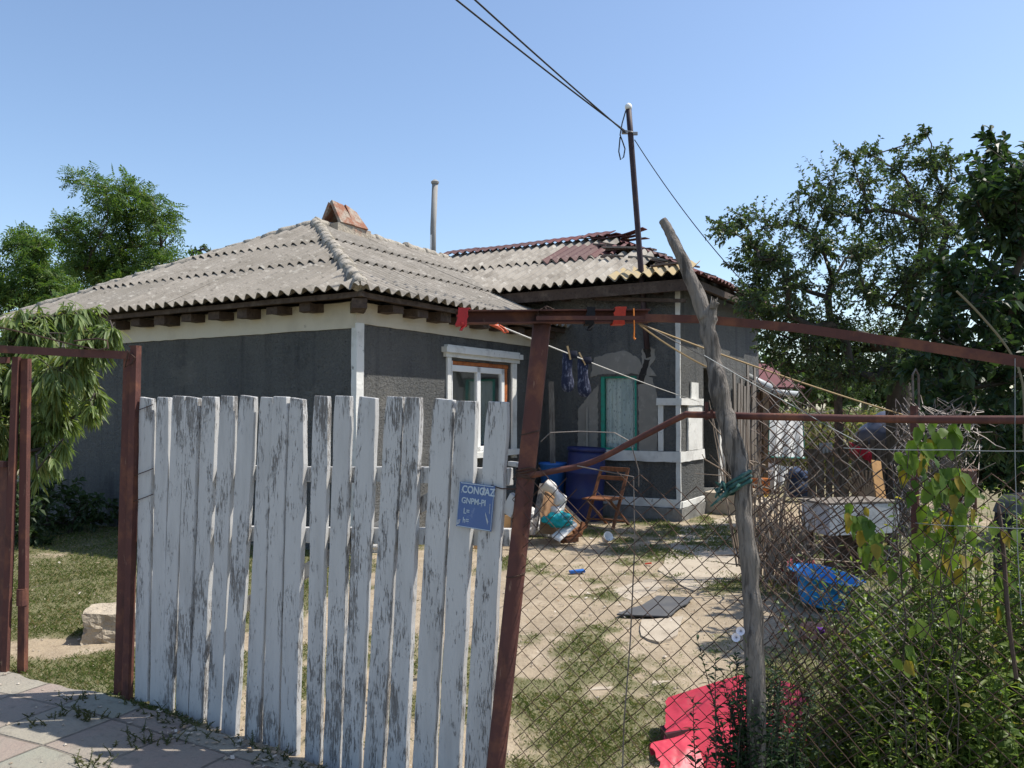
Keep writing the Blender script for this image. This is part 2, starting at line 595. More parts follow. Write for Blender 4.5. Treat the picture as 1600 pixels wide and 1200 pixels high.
# front wing
mb = MB()
hbox(mb, 0.3, 6.5, 0, 0.3, -0.1, WT)
for (b0, b1, z0, z1) in ((0, 1.84, -0.1, WT), (3.30, B1, -0.1, WT), (1.84, 3.30, -0.1, 1.05), (1.84, 3.30, 2.24, WT)):
    hbox(mb, 0, 0.3, b0, b1, z0, z1)
hbox(mb, 6.2, 6.5, 0.3, 9.0, -0.1, WT)
hbox(mb, 0.3, 6.2, 8.7, 9.0, -0.1, WT)
hbox(mb, 0.3, 6.2, 0.3, 8.7, -0.05, 0.3)
hbox(mb, 0.3, 6.2, 0.3, 8.7, WT - 0.08, WT)
mb.build('front_wall', STUCCO, house)
# rear wing, a from 0 to -2.15
AW = -2.15
WT2 = 3.42
mb = MB()
GW = (-1.496, -0.91, 0.98, 2.10)
for (a0, a1, z0, z1) in ((GW[1], 0.0, -0.1, WT2), (AW, GW[0], -0.1, WT2), (GW[0], GW[1], -0.1, GW[2]), (GW[0], GW[1], GW[3], WT2)):
    hbox(mb, a0, a1, B1, B1 + 0.3, z0, z1)
hbox(mb, 0.0, 6.5, B1 + 0.02, B1 + 0.28, WT + 0.01, WT2)
D0, D1 = B1 + 1.12, B1 + 1.86
for (b0, b1, z0, z1) in ((B1 + 0.3, D0, -0.1, WT2), (D1, B1 + 4.6, -0.1, WT2), (D0, D1, -0.1, 0.34), (D0, D1, 2.25, WT2)):
    hbox(mb, AW, AW + 0.3, b0, b1, z0, z1)
hbox(mb, AW + 0.3, 0.0, B1 + 4.3, B1 + 4.6, -0.1, WT2)
hbox(mb, AW + 0.3, 0.0, B1 + 0.3, B1 + 4.3, 0.2, 0.33)
hbox(mb, AW + 0.3, 0.0, B1 + 0.3, B1 + 4.3, WT2 - 0.06, WT2)
hbox(mb, -0.02, 0.28, B1 + 0.3, B1 + 4.3, 0.33, WT2 - 0.06)
mb.build('rear_wall', STUCCO, house)


def trim(name, m, specs, parent=house, amp=0.006, fr=9.0, seed=0, bevel=0.0):
    """flat raised trims with a hand-made outline"""
    mb = MB()
    for s in specs:
        nv = len(mb.v)
        hb = MB()
        a0, a1, b0, b1, z0, z1 = s
        na = max(1, int(abs(a1 - a0) / 0.12)); nb = max(1, int(abs(b1 - b0) / 0.12)); nz = max(1, int((z1 - z0) / 0.12))
        bm = bmesh.new()
        bmesh.ops.create_cube(bm, size=1.0)
        for ax, k in ((0, na), (1, nb), (2, nz)):
            if k > 1:
                ed = [e for e in bm.edges if abs((e.verts[0].co - e.verts[1].co)[ax]) > 0.5 - 1e-4 and all(abs((e.verts[0].co - e.verts[1].co)[j]) < 1e-4 for j in range(3) if j != ax)]
                bmesh.ops.subdivide_edges(bm, edges=ed, cuts=k - 1, use_grid_fill=True)
        bm.verts.index_update()
        vs = [H((a0 + a1) / 2 + v.co.x * abs(a1 - a0), (b0 + b1) / 2 + v.co.y * abs(b1 - b0), (z0 + z1) / 2 + v.co.z * (z1 - z0)) for v in bm.verts]
        fs = [tuple(v.index for v in f.verts) for f in bm.faces]
        bm.free()
        mb.add(vs, fs)
    if amp: mb.wobble(amp, fr, seed)
    return mb.build(name, m, parent, bevel=bevel)


trim('cream_band', CREAM, [(-0.012, 6.5, -0.022, -0.002, 2.50, 2.79), (-0.022, -0.002, -0.03, B1, 2.55, 2.79)], amp=0.007)
trim('corner_strip', WHITE, [(-0.024, -0.004, -0.03, 0.095, 0.0, 2.555), (-0.024, 0.05, -0.03, -0.006, 0.0, 2.50)], amp=0.006)
# white window
win = trim('window', WHITE, [(-0.03, -0.002, 1.70, 1.79, 0.95, 2.27)], amp=0.003)
win['label'] = 'white framed sliding window under a moulded lintel'
trim('window_jamb', WHITE, [(-0.03, -0.002, 3.33, 3.46, 0.90, 2.27)], win, 0.003)
trim('lintel', WHITE, [(-0.045, -0.001, 1.64, 3.52, 2.275, 2.33), (-0.085, -0.001, 1.60, 3.56, 2.33, 2.40), (-0.06, -0.001, 1.66, 3.50, 2.40, 2.43)], win, 0.005, 6.0)
trim('sill', WHITE, [(-0.11, 0.10, 1.66, 3.50, 0.955, 1.03)], win, 0.004)
trim('foam_strip', FOAM, [(0.015, 0.05, 1.86, 3.29, 2.185, 2.238), (0.015, 0.05, 3.17, 3.255, 1.06, 2.185)], win, 0.012, 14)
mb = MB()
for s in ((1.80, 1.86, 1.03, 2.235), (3.08, 3.16, 1.03, 2.18), (2.44, 2.53, 1.03, 2.18)): hbox(mb, 0.0, 0.06, s[0], s[1], s[2], s[3])
hbox(mb, 0.0, 0.06, 1.86, 3.16, 2.10, 2.18); hbox(mb, 0.0, 0.06, 1.86, 3.16, 1.03, 1.10)
mb.build('frame', WHITEC, win, bevel=0.006)
for s in ((1.86, 2.44), (2.53, 3.08)):
    mb = MB(); hbox(mb, 0.026, 0.034, s[0], s[1], 1.10, 2.10); mb.build('pane', GLASS, win)
rows = []
for k in range(2):
    rows.append([H(0.10 + 0.020 * math.sin(i * 0.9) + 0.01 * math.sin(i * 2.3), 1.84 + 0.62 * i / 40, 1.0 + 1.22 * k) for i in range(41)])
MB().grid(rows).build('curtain', CURT, win, smooth=True, solid=0.004)
# green window of the rear wing
gw = trim('window', GREENP, [(GW[1] - 0.055, GW[1], B1 + 0.02, B1 + 0.08, GW[2], GW[3])], amp=0.001)
trim('window_jamb', GREENP, [(GW[0], GW[0] + 0.04, B1 + 0.02, B1 + 0.08, GW[2], GW[3])], gw, 0.001)
trim('window_head', GREENP, [(GW[0] + 0.04, GW[1] - 0.055, B1 + 0.03, B1 + 0.075, GW[3] - 0.03, GW[3])], gw, 0.001)
trim('window_foot', GREENP, [(GW[0] + 0.04, GW[1] - 0.055, B1 + 0.03, B1 + 0.075, GW[2], GW[2] + 0.05)], gw, 0.001)
gw['label'] = 'narrow green framed window with a lace curtain'
rows = []
for k in range(2):
    rows.append([H(GW[0] + 0.03 + 0.5 * i / 36, B1 + 0.082 + 0.012 * math.sin(i * 1.1) + 0.006 * math.sin(i * 2.7), GW[2] + 0.01 + 1.09 * k) for i in range(37)])
MB().grid(rows).build('curtain', LACE, gw, smooth=True, solid=0.003)
mb = MB(); hbox(mb, GW[0] + 0.04, GW[1] - 0.055, B1 + 0.048, B1 + 0.054, GW[2] + 0.05, GW[3] - 0.03); mb.build('pane', GLASS, gw)


def blob(cx, cz, pts, b, th, name, m, parent=house, seed=0, plane='b', jit=0.022):
    """an irregular thin patch on a wall"""
    rng = random.Random(seed)
    out = []
    for i in range(len(pts)):
        p, q = pts[i], pts[(i + 1) % len(pts)]
        k = max(1, int(math.hypot(q[0] - p[0], q[1] - p[1]) / 0.035))
        for j in range(k):
            t = j / k
            u = p[0] + (q[0] - p[0]) * t + rng.uniform(-jit, jit) * 0.5
            z = p[1] + (q[1] - p[1]) * t + rng.uniform(-jit, jit) * 0.5
            out.append(H(u, b, z) if plane == 'b' else H(b, u, z))
    ext = UU * th if plane == 'b' else VV * th
    return MB().prism(out, ext).build(name, m, parent)


def wa(px):                                                 # photo column -> a on the rear wing's front wall
    r = (px - 800) / FPX
    return (0.55 - r * 12.84) / (0.862 + r * 0.508)


def wz(px, py):
    a = wa(px)
    return 1.6 + (640 - py) / FPX * (12.84 + 0.508 * a)


def pw(*pp): return [(wa(x), wz(x, y)) for x, y in pp]


def frame_patch(outer, seed):
    return blob(0, 0, outer, B1 - 0.010, 0.008, 'plaster_patch', PATCH, seed=seed)


frame_patch(pw((903, 640), (935, 600), (934, 712), (903, 715)), 1)
frame_patch(pw((998, 580), (1020, 590), (1028, 622), (1027, 705), (998, 710)), 2)
frame_patch(pw((922, 590), (930, 558), (975, 547), (1000, 560), (1006, 578), (1000, 584), (936, 585)), 3)
frame_patch(pw((1003, 545), (1012, 538), (1024, 546), (1025, 562), (1016, 572), (1028, 588), (1010, 586), (1004, 575)), 4)
blob(0, 0, pw((1006, 545), (1016, 543), (1019, 556), (1010, 560)), B1 - 0.016, 0.014, 'wall_hole', SOOT, seed=5, jit=0.02)
blob(0, 0, pw((1008, 562), (1016, 562), (1006, 600), (995, 600)), B1 - 0.013, 0.010, 'soot_streak', SOOT, seed=6, jit=0.02)
# white frames and bands of the rear wing
za = lambda y: wz(1062, y)
a1030, a1037, a1058, a1066 = wa(1029), wa(1037), wa(1057), wa(1066)
trim('corner_pillar', WHITE, [(AW - 0.02, a1058, B1 - 0.03, B1 - 0.004, za(705), 3.36), (AW - 0.02, a1058, B1 - 0.034, B1 - 0.004, za(783), za(722))], amp=0.006, seed=2)
trim('window_surround', WHITE, [(a1037, a1030, B1 - 0.028, B1 - 0.003, za(705), za(632)), (AW - 0.02, a1030 + 0.02, B1 - 0.045, B1 - 0.002, za(633), za(622)),
                               (AW - 0.045, AW - 0.003, B1 - 0.04, B1 + 0.98, za(633), za(622)), (AW - 0.03, AW - 0.003, B1 + 0.30, B1 + 0.96, za(705), za(633)),
                               (AW - 0.026, AW - 0.004, B1 + 0.45, B1 + 0.80, za(622), za(596))], amp=0.008, seed=3)
trim('plinth_band', WHITE, [(AW - 0.03, wa(925), B1 - 0.05, B1 - 0.003, za(722), za(706)), (AW - 0.03, AW - 0.002, B1 - 0.05, B1 + 1.08, za(722), za(706)),
                           (AW - 0.02, wa(940), B1 - 0.04, B1 - 0.003, za(793), za(780)), (AW - 0.03, AW - 0.002, B1 + 0.02, B1 + 1.06, za(793), za(784))], amp=0.010, seed=4)
trim('foundation', GREYP, [(AW - 0.05, wa(930), B1 - 0.07, B1 - 0.001, -0.05, za(794)), (AW - 0.05, AW - 0.001, B1, B1 + 1.05, -0.05, za(794))], amp=0.012, seed=5)
MB().box(H(AW + 0.32, B1 + 1.48, 1.3), (0.03, 0.72, 1.95), HR).build('door', DARKGREEN, house)
trim('door_step', CONC, [(AW - 0.95, AW - 0.01, B1 + 1.08, B1 + 2.3, -0.05, 0.17), (AW - 0.55, AW - 0.01, B1 + 1.10, B1 + 2.1, 0.17, 0.33)], amp=0.01, seed=6)
trim('door_surround', WHITE, [(AW - 0.03, AW - 0.003, D1 + 0.02, D1 + 0.30, 0.34, 1.7)], amp=0.01, seed=7)

# ---- roofs of wavy sheets
ASB = mat('weathered asbestos sheet', (0.275, 0.248, 0.212), 0.95, [
    ('i', (0.215, 0.196, 0.168), 0.9),
    ('n', (0.185, 0.166, 0.138), 1.6, 0.44, 0.66, 6, 0.75),
    ('n', (0.42, 0.395, 0.345), (10, 10, 10), 0.56, 0.68, 9, 0.7),
    ('n', (0.085, 0.078, 0.065), (13, 13, 13), 0.57, 0.70, 9, 0.75)], [(40, 0.006, 5)], spec=0.12)
ASB2 = mat('grey streaked asbestos sheet', (0.35, 0.32, 0.275), 0.95, [
    ('i', (0.25, 0.225, 0.19), 0.95),
    ('n', (0.17, 0.15, 0.125), (3.0, 3.0, 1.2), 0.45, 0.68, 6, 0.85),
    ('n', (0.52, 0.49, 0.43), (7, 7, 3), 0.56, 0.72, 6, 0.75)], [(40, 0.006, 5)], spec=0.12)
REDSH = mat('dark red roofing', (0.125, 0.035, 0.032), 0.7, [('i', (0.085, 0.045, 0.042), 0.9), ('n', (0.20, 0.15, 0.13), 9, 0.58, 0.72, 6, 0.7)], [(20, 0.01, 4)])
YEL = mat('yellowed sheet', (0.37, 0.285, 0.15), 0.8, [('n', (0.30, 0.26, 0.19), 7, 0.45, 0.65, 5, 0.8)])
PITCHW = 0.177


def roof_sheets(name, m, O, ea, eb, a0, a1, lim, courses, parent, seed, amp=0.024, sheetw=1.062, jit=0.004, skip=None, solid=0.008, rag=0.0):
    rng = random.Random(seed)
    nn = ea.cross(eb).normalized()
    if nn.z < 0: nn = -nn
    mb = MB()
    res = PITCHW / 8
    for ci, (b0, b1) in enumerate(courses):
        a = a0 - rng.uniform(0, 0.3)
        while a < a1:
            sa0, sa1 = max(a, a0), min(a + sheetw + 0.02, a1)
            a += sheetw
            dz, tilt, db, lift = rng.uniform(0, jit), rng.uniform(-jit, jit) * 0.6, rng.uniform(-jit, jit) * 2, rng.uniform(0.8, 1.25)
            if skip and skip(ci, (sa0 + sa1) / 2): continue
            k = int(round((sa1 - sa0) / res))
            cols = []
            for i in range(k + 1):
                x = sa0 + (sa1 - sa0) * i / k
                lo, hi = lim(x)
                e0 = b0 + db + rag * fbm(x, ci * 3.0, 5.0, seed)
                s0, s1 = max(e0, lo), min(b1, hi)
                if s1 - s0 < 0.02: s1 = None
                cols.append((x, s0, s1))
            run = []
            for c in cols + [(0, 0, None)]:
                if c[2] is not None:
                    run.append(c); continue
                if len(run) > 2:
                    rr = []
                    for j in range(5):
                        r = []
                        for (x, s0, s1) in run:
                            s = s0 + (s1 - s0) * j / 4
                            tt = 1 - (s - b0) / max(0.3, b1 - b0); cw_ = math.cos(2 * math.pi * x / PITCHW)
                            h = amp * cw_ + dz + tilt * (x - sa0) + (0.010 + 0.011 * lift * (1 + cw_)) * tt * tt
                            r.append(O + ea * x + eb * s + nn * h)
                        rr.append(r)
                    mb.grid(rr)
                run = []
    return mb.build(name, m, parent, smooth=True, solid=solid)


# front wing: eaves at z 2.85, ridge along b at a = 3.25 from b = 2.7
EZ, AZ = 2.86, 4.58
OV = 0.42
ap = H(3.25, 2.7, AZ)
# face towards the gate (eave along a at b = -OV)
O = H(0, -OV, EZ)
slopeL = math.hypot(2.7 + OV, AZ - EZ)
eb = ((UU * (2.7 + OV)) + V((0, 0, AZ - EZ))).normalized()
La0, La1 = -OV, 6.5 + OV


def limA(x):
    t = (x - La0) / (3.25 - La0) if x < 3.25 else (La1 - x) / (La1 - 3.25)
    return (-0.05, max(0, t) * slopeL)


roof = roof_sheets('roof', ASB, O, VV, eb, La0, La1, limA, [(0, 1.25), (1.12, 2.30), (2.18, 3.7)], house, 11)
# face over the white window (eave along b at a = -OV)
O = H(-OV, 0, EZ)
slopeB = math.hypot(3.25 + OV, AZ - EZ)
eb2 = ((VV * (3.25 + OV)) + V((0, 0, AZ - EZ))).normalized()


def limB(x):
    t = (x + OV) / (2.7 + OV)
    return (-0.05, min(1, max(0, t)) * slopeB)


roof_sheets('roof_slope', ASB, O, UU, eb2, -OV, 9.4, limB, [(0, 1.45), (1.32, 2.75), (2.62, 4.1)], roof, 12, amp=0.022)
# far slope, out of sight from the gate
O = H(6.5 + OV, 0, EZ)
eb3 = ((VV * -(3.25 + OV)) + V((0, 0, AZ - EZ))).normalized()
roof_sheets('roof_slope', ASB, O, UU, eb3, -OV, 9.4, limB, [(0, 2.1), (2.0, 4.1)], roof, 13)
# mortared hip and ridge
rng = random.Random(5)


def cap(p, q, r, parent, name, m, seed, step=0.30):
    mb = MB()
    p, q = V(p), V(q)
    k = int((q - p).length / step)
    r2 = random.Random(seed)
    for i in range(k + 1):
        t0, t1 = i / (k + 1), min(1, (i + 1.25) / (k + 1))
        c0, c1 = p.lerp(q, t0), p.lerp(q, t1)
        rr = r * r2.uniform(0.85, 1.15)
        off = V((r2.uniform(-.012, .012), r2.uniform(-.012, .012), r2.uniform(-.012, .012)))
        n_ = 6
        pts = [c0.lerp(c1, j / n_) + off for j in range(n_ + 1)]
        mb.tube(pts, [rr * (1.12 - 0.25 * j / n_) for j in range(n_ + 1)], 12)
    mb.wobble(0.022, 9, seed)
    return mb.build(name, m, parent, smooth=True)


MORT = mat('mortared ridge', (0.36, 0.325, 0.27), 0.95, [('n', (0.20, 0.18, 0.15), 7, 0.45, 0.66, 7, 0.85), ('n', (0.50, 0.47, 0.41), 16, 0.58, 0.72, 5, 0.7)], [(25, 0.02, 6)])
cap(H(-OV + 0.09, -OV + 0.09, EZ + 0.05), ap, 0.075, roof, 'hip_cap', MORT, 3)
cap(H(6.5 + OV, -OV, EZ), ap, 0.06, roof, 'hip_cap', MORT, 4)
cap(ap, H(3.25, 9.3, AZ), 0.075, roof, 'ridge_cap', MORT, 6)
# chimney: a low block with two brick-slab cheeks leaning together over it, open towards the gate
BRICK = mat('old orange brick', (0.25, 0.115, 0.072), 0.9, [('n', (0.33, 0.285, 0.23), 5, 0.44, 0.58, 7, 0.95), ('n', (0.13, 0.07, 0.045), 13, 0.55, 0.72, 5, 0.8)], [(22, 0.02, 5)])
ch = MB()
cb = 3.05
hbox(ch, 3.00, 3.50, cb - 0.10, cb + 0.72, AZ - 0.45, AZ + 0.03)
ch.wobble(0.02, 5, 4)
chim = ch.build('chimney', mat('crumbling chimney plaster', (0.36, 0.315, 0.25), 0.95, [('n', (0.28, 0.13, 0.08), 6, 0.52, 0.66, 6, 0.8), ('n', (0.16, 0.14, 0.12), 15, 0.55, 0.72, 5, 0.7)], [(16, 0.03, 6)]), roof)
for sgn in (-1, 1):
    for row in range(2):
        mb = MB()
        b0 = cb - 0.04 + row * 0.33
        P = [H(3.25 + sgn * 0.22, b0, AZ + 0.02), H(3.25 + sgn * 0.24, b0 + 0.32, AZ + 0.02), H(3.25 + sgn * 0.02, b0 + 0.32 - 0.05, AZ + 0.38 - 0.05 * row), H(3.25 + sgn * 0.02, b0, AZ + 0.40)]
        nrm = (P[1] - P[0]).cross(P[3] - P[0]).normalized()
        mb.prism(P, nrm * 0.055)
        mb.wobble(0.012, 9, row + sgn)
        mb.build('brick_slab', BRICK, chim)
mb = MB(); mb.prism([H(3.43, cb + 0.5, AZ + 0.02), H(3.07, cb + 0.5, AZ + 0.02), H(3.25, cb + 0.5, AZ + 0.32)], UU * 0.05); mb.build('back_slab', SOOT, chim)

# rear wing: eave z 3.45 at b = B1-0.4, ridge at b = B1+2.2
EZ2, RZ2 = 3.46, 4.70
RB = B1 + 2.2
AE = AW - 0.42
QA = -0.15
O = H(0, B1 - 0.4, EZ2)
sl2 = math.hypot(2.6, RZ2 - EZ2)
eb4 = ((UU * 2.6) + V((0, 0, RZ2 - EZ2))).normalized()


def limR(x):
    t = 1 if x > QA else max(0, (x - AE) / (QA - AE))
    valley = (x - 0.95) * 1.05 if x > 0.87 else -0.1         # above the valley only
    return (max(-0.1, valley), t * sl2)


rear = roof_sheets('rear_roof', ASB2, O, VV, eb4, AE + 0.05, 3.3, limR, [(0, 1.55), (1.42, 2.95)], house, 21, amp=0.030, jit=0.02,
                   skip=lambda c, x: (c == 1 and -1.15 < x < -0.1) or (c == 0 and x < -1.2), rag=0.03)
roof_sheets('red_sheet', REDSH, O + V((0, 0, 0.02)), VV, eb4, -0.75, 0.55, lambda x: (1.38, 2.35 if x > -0.3 else 2.05), [(1.38, 2.6)], rear, 22, amp=0.028, jit=0.02, sheetw=0.70)
roof_sheets('red_sheet', REDSH, O + V((0, 0, 0.06)), VV, eb4, -0.2, 3.5, lambda x: (2.62, 2.98), [(2.62, 3.0)], rear, 23, amp=0.006, jit=0.03, sheetw=0.8)
roof_sheets('yellow_sheet', YEL, O + V((0, 0, 0.03)), VV, eb4, AE + 0.12, -1.22, lambda x: (-0.05, 0.52), [(-0.02, 0.6)], rear, 24, amp=0.030, jit=0.006, sheetw=1.3)
roof_sheets('sheet_scrap', ASB2, O + V((0, 0, 0.02)), VV, eb4, -1.5, -1.15, lambda x: (0.3, 0.95), [(0.1, 1.0)], rear, 25, amp=0.028)
# right hip slope, back slope
O = H(AE, 0, EZ2)
run = QA - AE
eb5 = ((VV * run) + V((0, 0, RZ2 - EZ2))).normalized()
sl5 = math.hypot(run, RZ2 - EZ2)
b_lo, b_hi = B1 - 0.4, B1 + 4.8
mid = RB


def limH(x):
    t = (x - b_lo) / (mid - b_lo) if x < mid else (b_hi - x) / (b_hi - mid)
    return (-0.02, max(0, t) * sl5)


roof_sheets('hip_slope', REDSH, O, UU, eb5, b_lo, b_hi, limH, [(0, 1.0), (0.9, 1.9), (1.8, 2.9)], rear, 26, amp=0.012, jit=0.03, sheetw=0.9)
O = H(0, B1 + 4.8, EZ2)
eb6 = ((UU * -2.6) + V((0, 0, RZ2 - EZ2))).normalized()
roof_sheets('back_slope', ASB2, O, VV, eb6, AE, 3.3, lambda x: (0, (1 if x > QA else max(0, (x - AE) / (QA - AE))) * sl2), [(0, 1.5), (1.4, 2.95)], rear, 27)
# loose boards and scraps over the broken corner of the rear roof
SCRAPW = mat('loose roof boards', (0.13, 0.09, 0.075), 0.9, [('i', (0.30, 0.26, 0.21), 0.9), ('n', (0.07, 0.05, 0.045), (30, 30, 30), 0.5, 0.7, 5, 0.7)])
rng = random.Random(9)
mb = MB()


def rpt(a, b, h=0.0):
    """a point on the rear roof surface above house spot a, b"""
    z1 = EZ2 + (b - (B1 - 0.4)) * (RZ2 - EZ2) / 2.6
    z2 = EZ2 + (a - AE) * (RZ2 - EZ2) / run
    return H(a, b, min(z1, z2, RZ2) + h)


for i in range(17):
    t = rng.uniform(0, 1)
    ac, bc = AE + 0.25 + (QA - AE) * t, B1 - 0.2 + 2.35 * t
    ac += rng.uniform(-0.1, 0.25); bc += rng.uniform(-0.15, 0.30)
    d = rng.uniform(0.25, 0.75)
    th = rng.uniform(-0.5, 0.4)
    p = rpt(ac - d * math.cos(th), bc - d * math.sin(th) * 0.6, 0.05 + rng.uniform(0, 0.06)); q = rpt(ac + d * math.cos(th) * 0.8, bc + d * math.sin(th) * 0.6, 0.06 + rng.uniform(0, 0.07))
    mb.beam(p, q, rng.uniform(0.05, 0.16), rng.uniform(0.012, 0.03), seg=3, wob=0.006, rng=rng)
mb.build('loose_boards', SCRAPW, rear)
mb = MB()
for i in range(9):
    a0 = rng.uniform(-0.6, 0.3); b0 = RB - rng.uniform(0, 0.35)
    p = rpt(a0, b0, 0.06); q = p + VV * rng.uniform(-0.5, -0.2) + V((0, 0, rng.uniform(-0.02, 0.1))) + UU * rng.uniform(-.1, .1)
    mb.beam(p, q, rng.uniform(0.06, 0.2), 0.012, seg=2, wob=0.008, rng=rng)
mb.build('ridge_scraps', REDSH, rear)

# eaves timber: wall plates, fascia and joist ends
mb = MB()
mb.beam(H(-OV + 0.06, -OV + 0.12, EZ - 0.045), H(6.5 + OV - 0.06, -OV + 0.12, EZ - 0.045), 0.05, 0.055, seg=20, wob=0.003, rng=rng)
mb.beam(H(-OV + 0.12, -OV + 0.10, EZ - 0.045), H(-OV + 0.12, B1, EZ - 0.045), 0.05, 0.055, seg=16, wob=0.003, rng=rng)
hbox(mb, -OV + 0.16, 6.5, -OV + 0.17, 0.1, EZ - 0.03, EZ - 0.012)
hbox(mb, -OV + 0.16, -0.001, 0.101, B1, EZ - 0.03, EZ - 0.012)
mb.build('eaves_board', DARKWOOD, house)
for i in range(13):
    a = 0.55 + i * 0.5 if i < 12 else -0.02
    p0, p1 = H(a, -OV + 0.18, EZ - 0.125), H(a, 0.05, EZ - 0.125)
    if i == 12: p0, p1 = H(-OV + 0.14, -OV + 0.14, EZ - 0.14), H(0.05, 0.05, EZ - 0.14)
    MB().beam(p0, p1, (0.20 if i < 12 else 0.14) * rng.uniform(0.75, 1.1), 0.10 * rng.uniform(0.8, 1.15), seg=4, wob=0.008, rng=rng).build('joist_end', DARKWOOD, house)
for i in range(9):
    b_ = 0.42 + i * 0.47
    MB().beam(H(-OV + 0.18, b_, EZ - 0.125), H(0.05, b_, EZ - 0.125), 0.20 * rng.uniform(0.75, 1.1), 0.10 * rng.uniform(0.8, 1.15), seg=4, wob=0.006, rng=rng).build('joist_end', DARKWOOD, house)
mb = MB()
hbox(mb, AE + 0.08, 0.75, B1 - 0.33, B1 - 0.28, EZ2 - 0.20, EZ2 - 0.04)
hbox(mb, AE + 0.08, 0.5, B1 - 0.28, B1 - 0.001, EZ2 - 0.075, EZ2 - 0.055)
hbox(mb, AE + 0.08, AE + 0.14, B1 - 0.27, B1 + 4.7, EZ2 - 0.14, EZ2 - 0.04)
mb.beam(H(AE + 0.25, B1 - 0.2, EZ2 - 0.33), H(-0.9, B1 - 0.15, EZ2 - 0.20), 0.05, 0.05, seg=4, wob=0.004, rng=rng)
mb.build('rear_eaves_board', DARKWOOD, house)
for i in range(6):
    MB().beam(H(AE + 0.2 + i * 0.5, B1 - 0.27, EZ2 - 0.14), H(AE + 0.2 + i * 0.5, B1 + 0.05, EZ2 - 0.14), 0.10, 0.11, seg=2, wob=0.004, rng=rng).build('rafter_end', DARKWOOD, house)
# flue pipe behind the roofs
FLUE = mat('grey flue pipe', (0.30, 0.29, 0.27), 0.7, [('n', (0.18, 0.165, 0.15), (9, 9, 2), 0.45, 0.66, 5, 0.8)])
fl_ = V((at(677, 300, 16.6).x, 16.6, 0))
mb = MB(); mb.tube([fl_ + V((0, 0, 4.2)), fl_ + V((0.0, 0, 5.3)), fl_ + V((0.035, 0, 6.22))], 0.060, 12)
flue = mb.build('flue_pipe', FLUE, house, smooth=True)
MB().lathe([(0.03, 6.20), (0.075, 6.21), (0.085, 6.25), (0.04, 6.29), (0.0, 6.30)], fl_ + V((0.035, 0, 0)), 12).build('flue_cap', FLUE, flue)
MB().tube([fl_ + V((-0.05, -0.05, 4.2)), fl_ + V((-0.04, -0.05, 5.15))], 0.018, 6).build('flue_stay', WHITEC, flue)

# ------------------------------------------------------------------ white picket gate


def peeling(name):
    """old white paint that has flaked off grey wood, more on some boards and along their tops"""
    m, n, l, b = _new(name)

    def math_(op, a, b_):
        x = n.new('ShaderNodeMath'); x.operation = op
        for k, v in ((0, a), (1, b_)):
            if isinstance(v, (int, float)): x.inputs[k].default_value = v
            else: l.new(v, x.inputs[k])
        return x.outputs[0]
    low = _noise(n, l, (5.5, 5.5, 1.6), 4)
    low2 = _noise(n, l, (16, 16, 5), 5)
    isl = _island(n)
    tc = n['TC']
    sp = n.new('ShaderNodeSeparateXYZ'); l.new(tc.outputs['Object'], sp.inputs[0])
    top = _ramp(n, l, sp.outputs[2], 1.45, 1.66)
    bias = math_('ADD', math_('MULTIPLY', math_('SUBTRACT', low, 0.5), 0.55), math_('MULTIPLY', math_('SUBTRACT', low2, 0.5), 0.45))
    bias = math_('ADD', bias, math_('MULTIPLY', math_('SUBTRACT', isl, 0.5), 0.10))
    bias = math_('ADD', bias, math_('MULTIPLY', top, 0.07))
    fine = _noise(n, l, (135, 135, 19), 12, 0.78, 0.5)
    crack = _noise(n, l, (190, 190, 7), 8, 0.7, 0.3)
    f1 = _ramp(n, l, math_('ADD', fine, bias), 0.548, 0.585)
    f2 = _ramp(n, l, math_('ADD', crack, math_('MULTIPLY', bias, 0.6)), 0.62, 0.67)
    paint = _mix(n, l, isl, (0.52, 0.515, 0.50), (0.43, 0.43, 0.425))
    paint = _mix(n, l, _ramp(n, l, _noise(n, l, (12, 12, 2), 6), 0.45, 0.7), paint, (0.36, 0.355, 0.345), k=0.6)
    wood = _mix(n, l, _ramp(n, l, _noise(n, l, (90, 90, 4), 6), 0.4, 0.65), (0.25, 0.237, 0.222), (0.14, 0.13, 0.123))
    col = _mix(n, l, f1, paint, wood)
    col = _mix(n, l, f2, col, (0.13, 0.12, 0.115), k=0.8)
    l.new(col, b.inputs['Base Color'])
    b.inputs['Roughness'].default_value = 0.8
    b.inputs['Specular IOR Level'].default_value = 0.2
    b1 = n.new('ShaderNodeBump'); b1.inputs['Distance'].default_value = 0.0015; b1.invert = True
    l.new(f1, b1.inputs['Height'])
    b2 = n.new('ShaderNodeBump'); b2.inputs['Distance'].default_value = 0.003
    l.new(_noise(n, l, (70, 70, 5), 6), b2.inputs['Height']); l.new(b1.outputs[0], b2.inputs['Normal'])
    l.new(b2.outputs[0], b.inputs['Normal'])
    return m


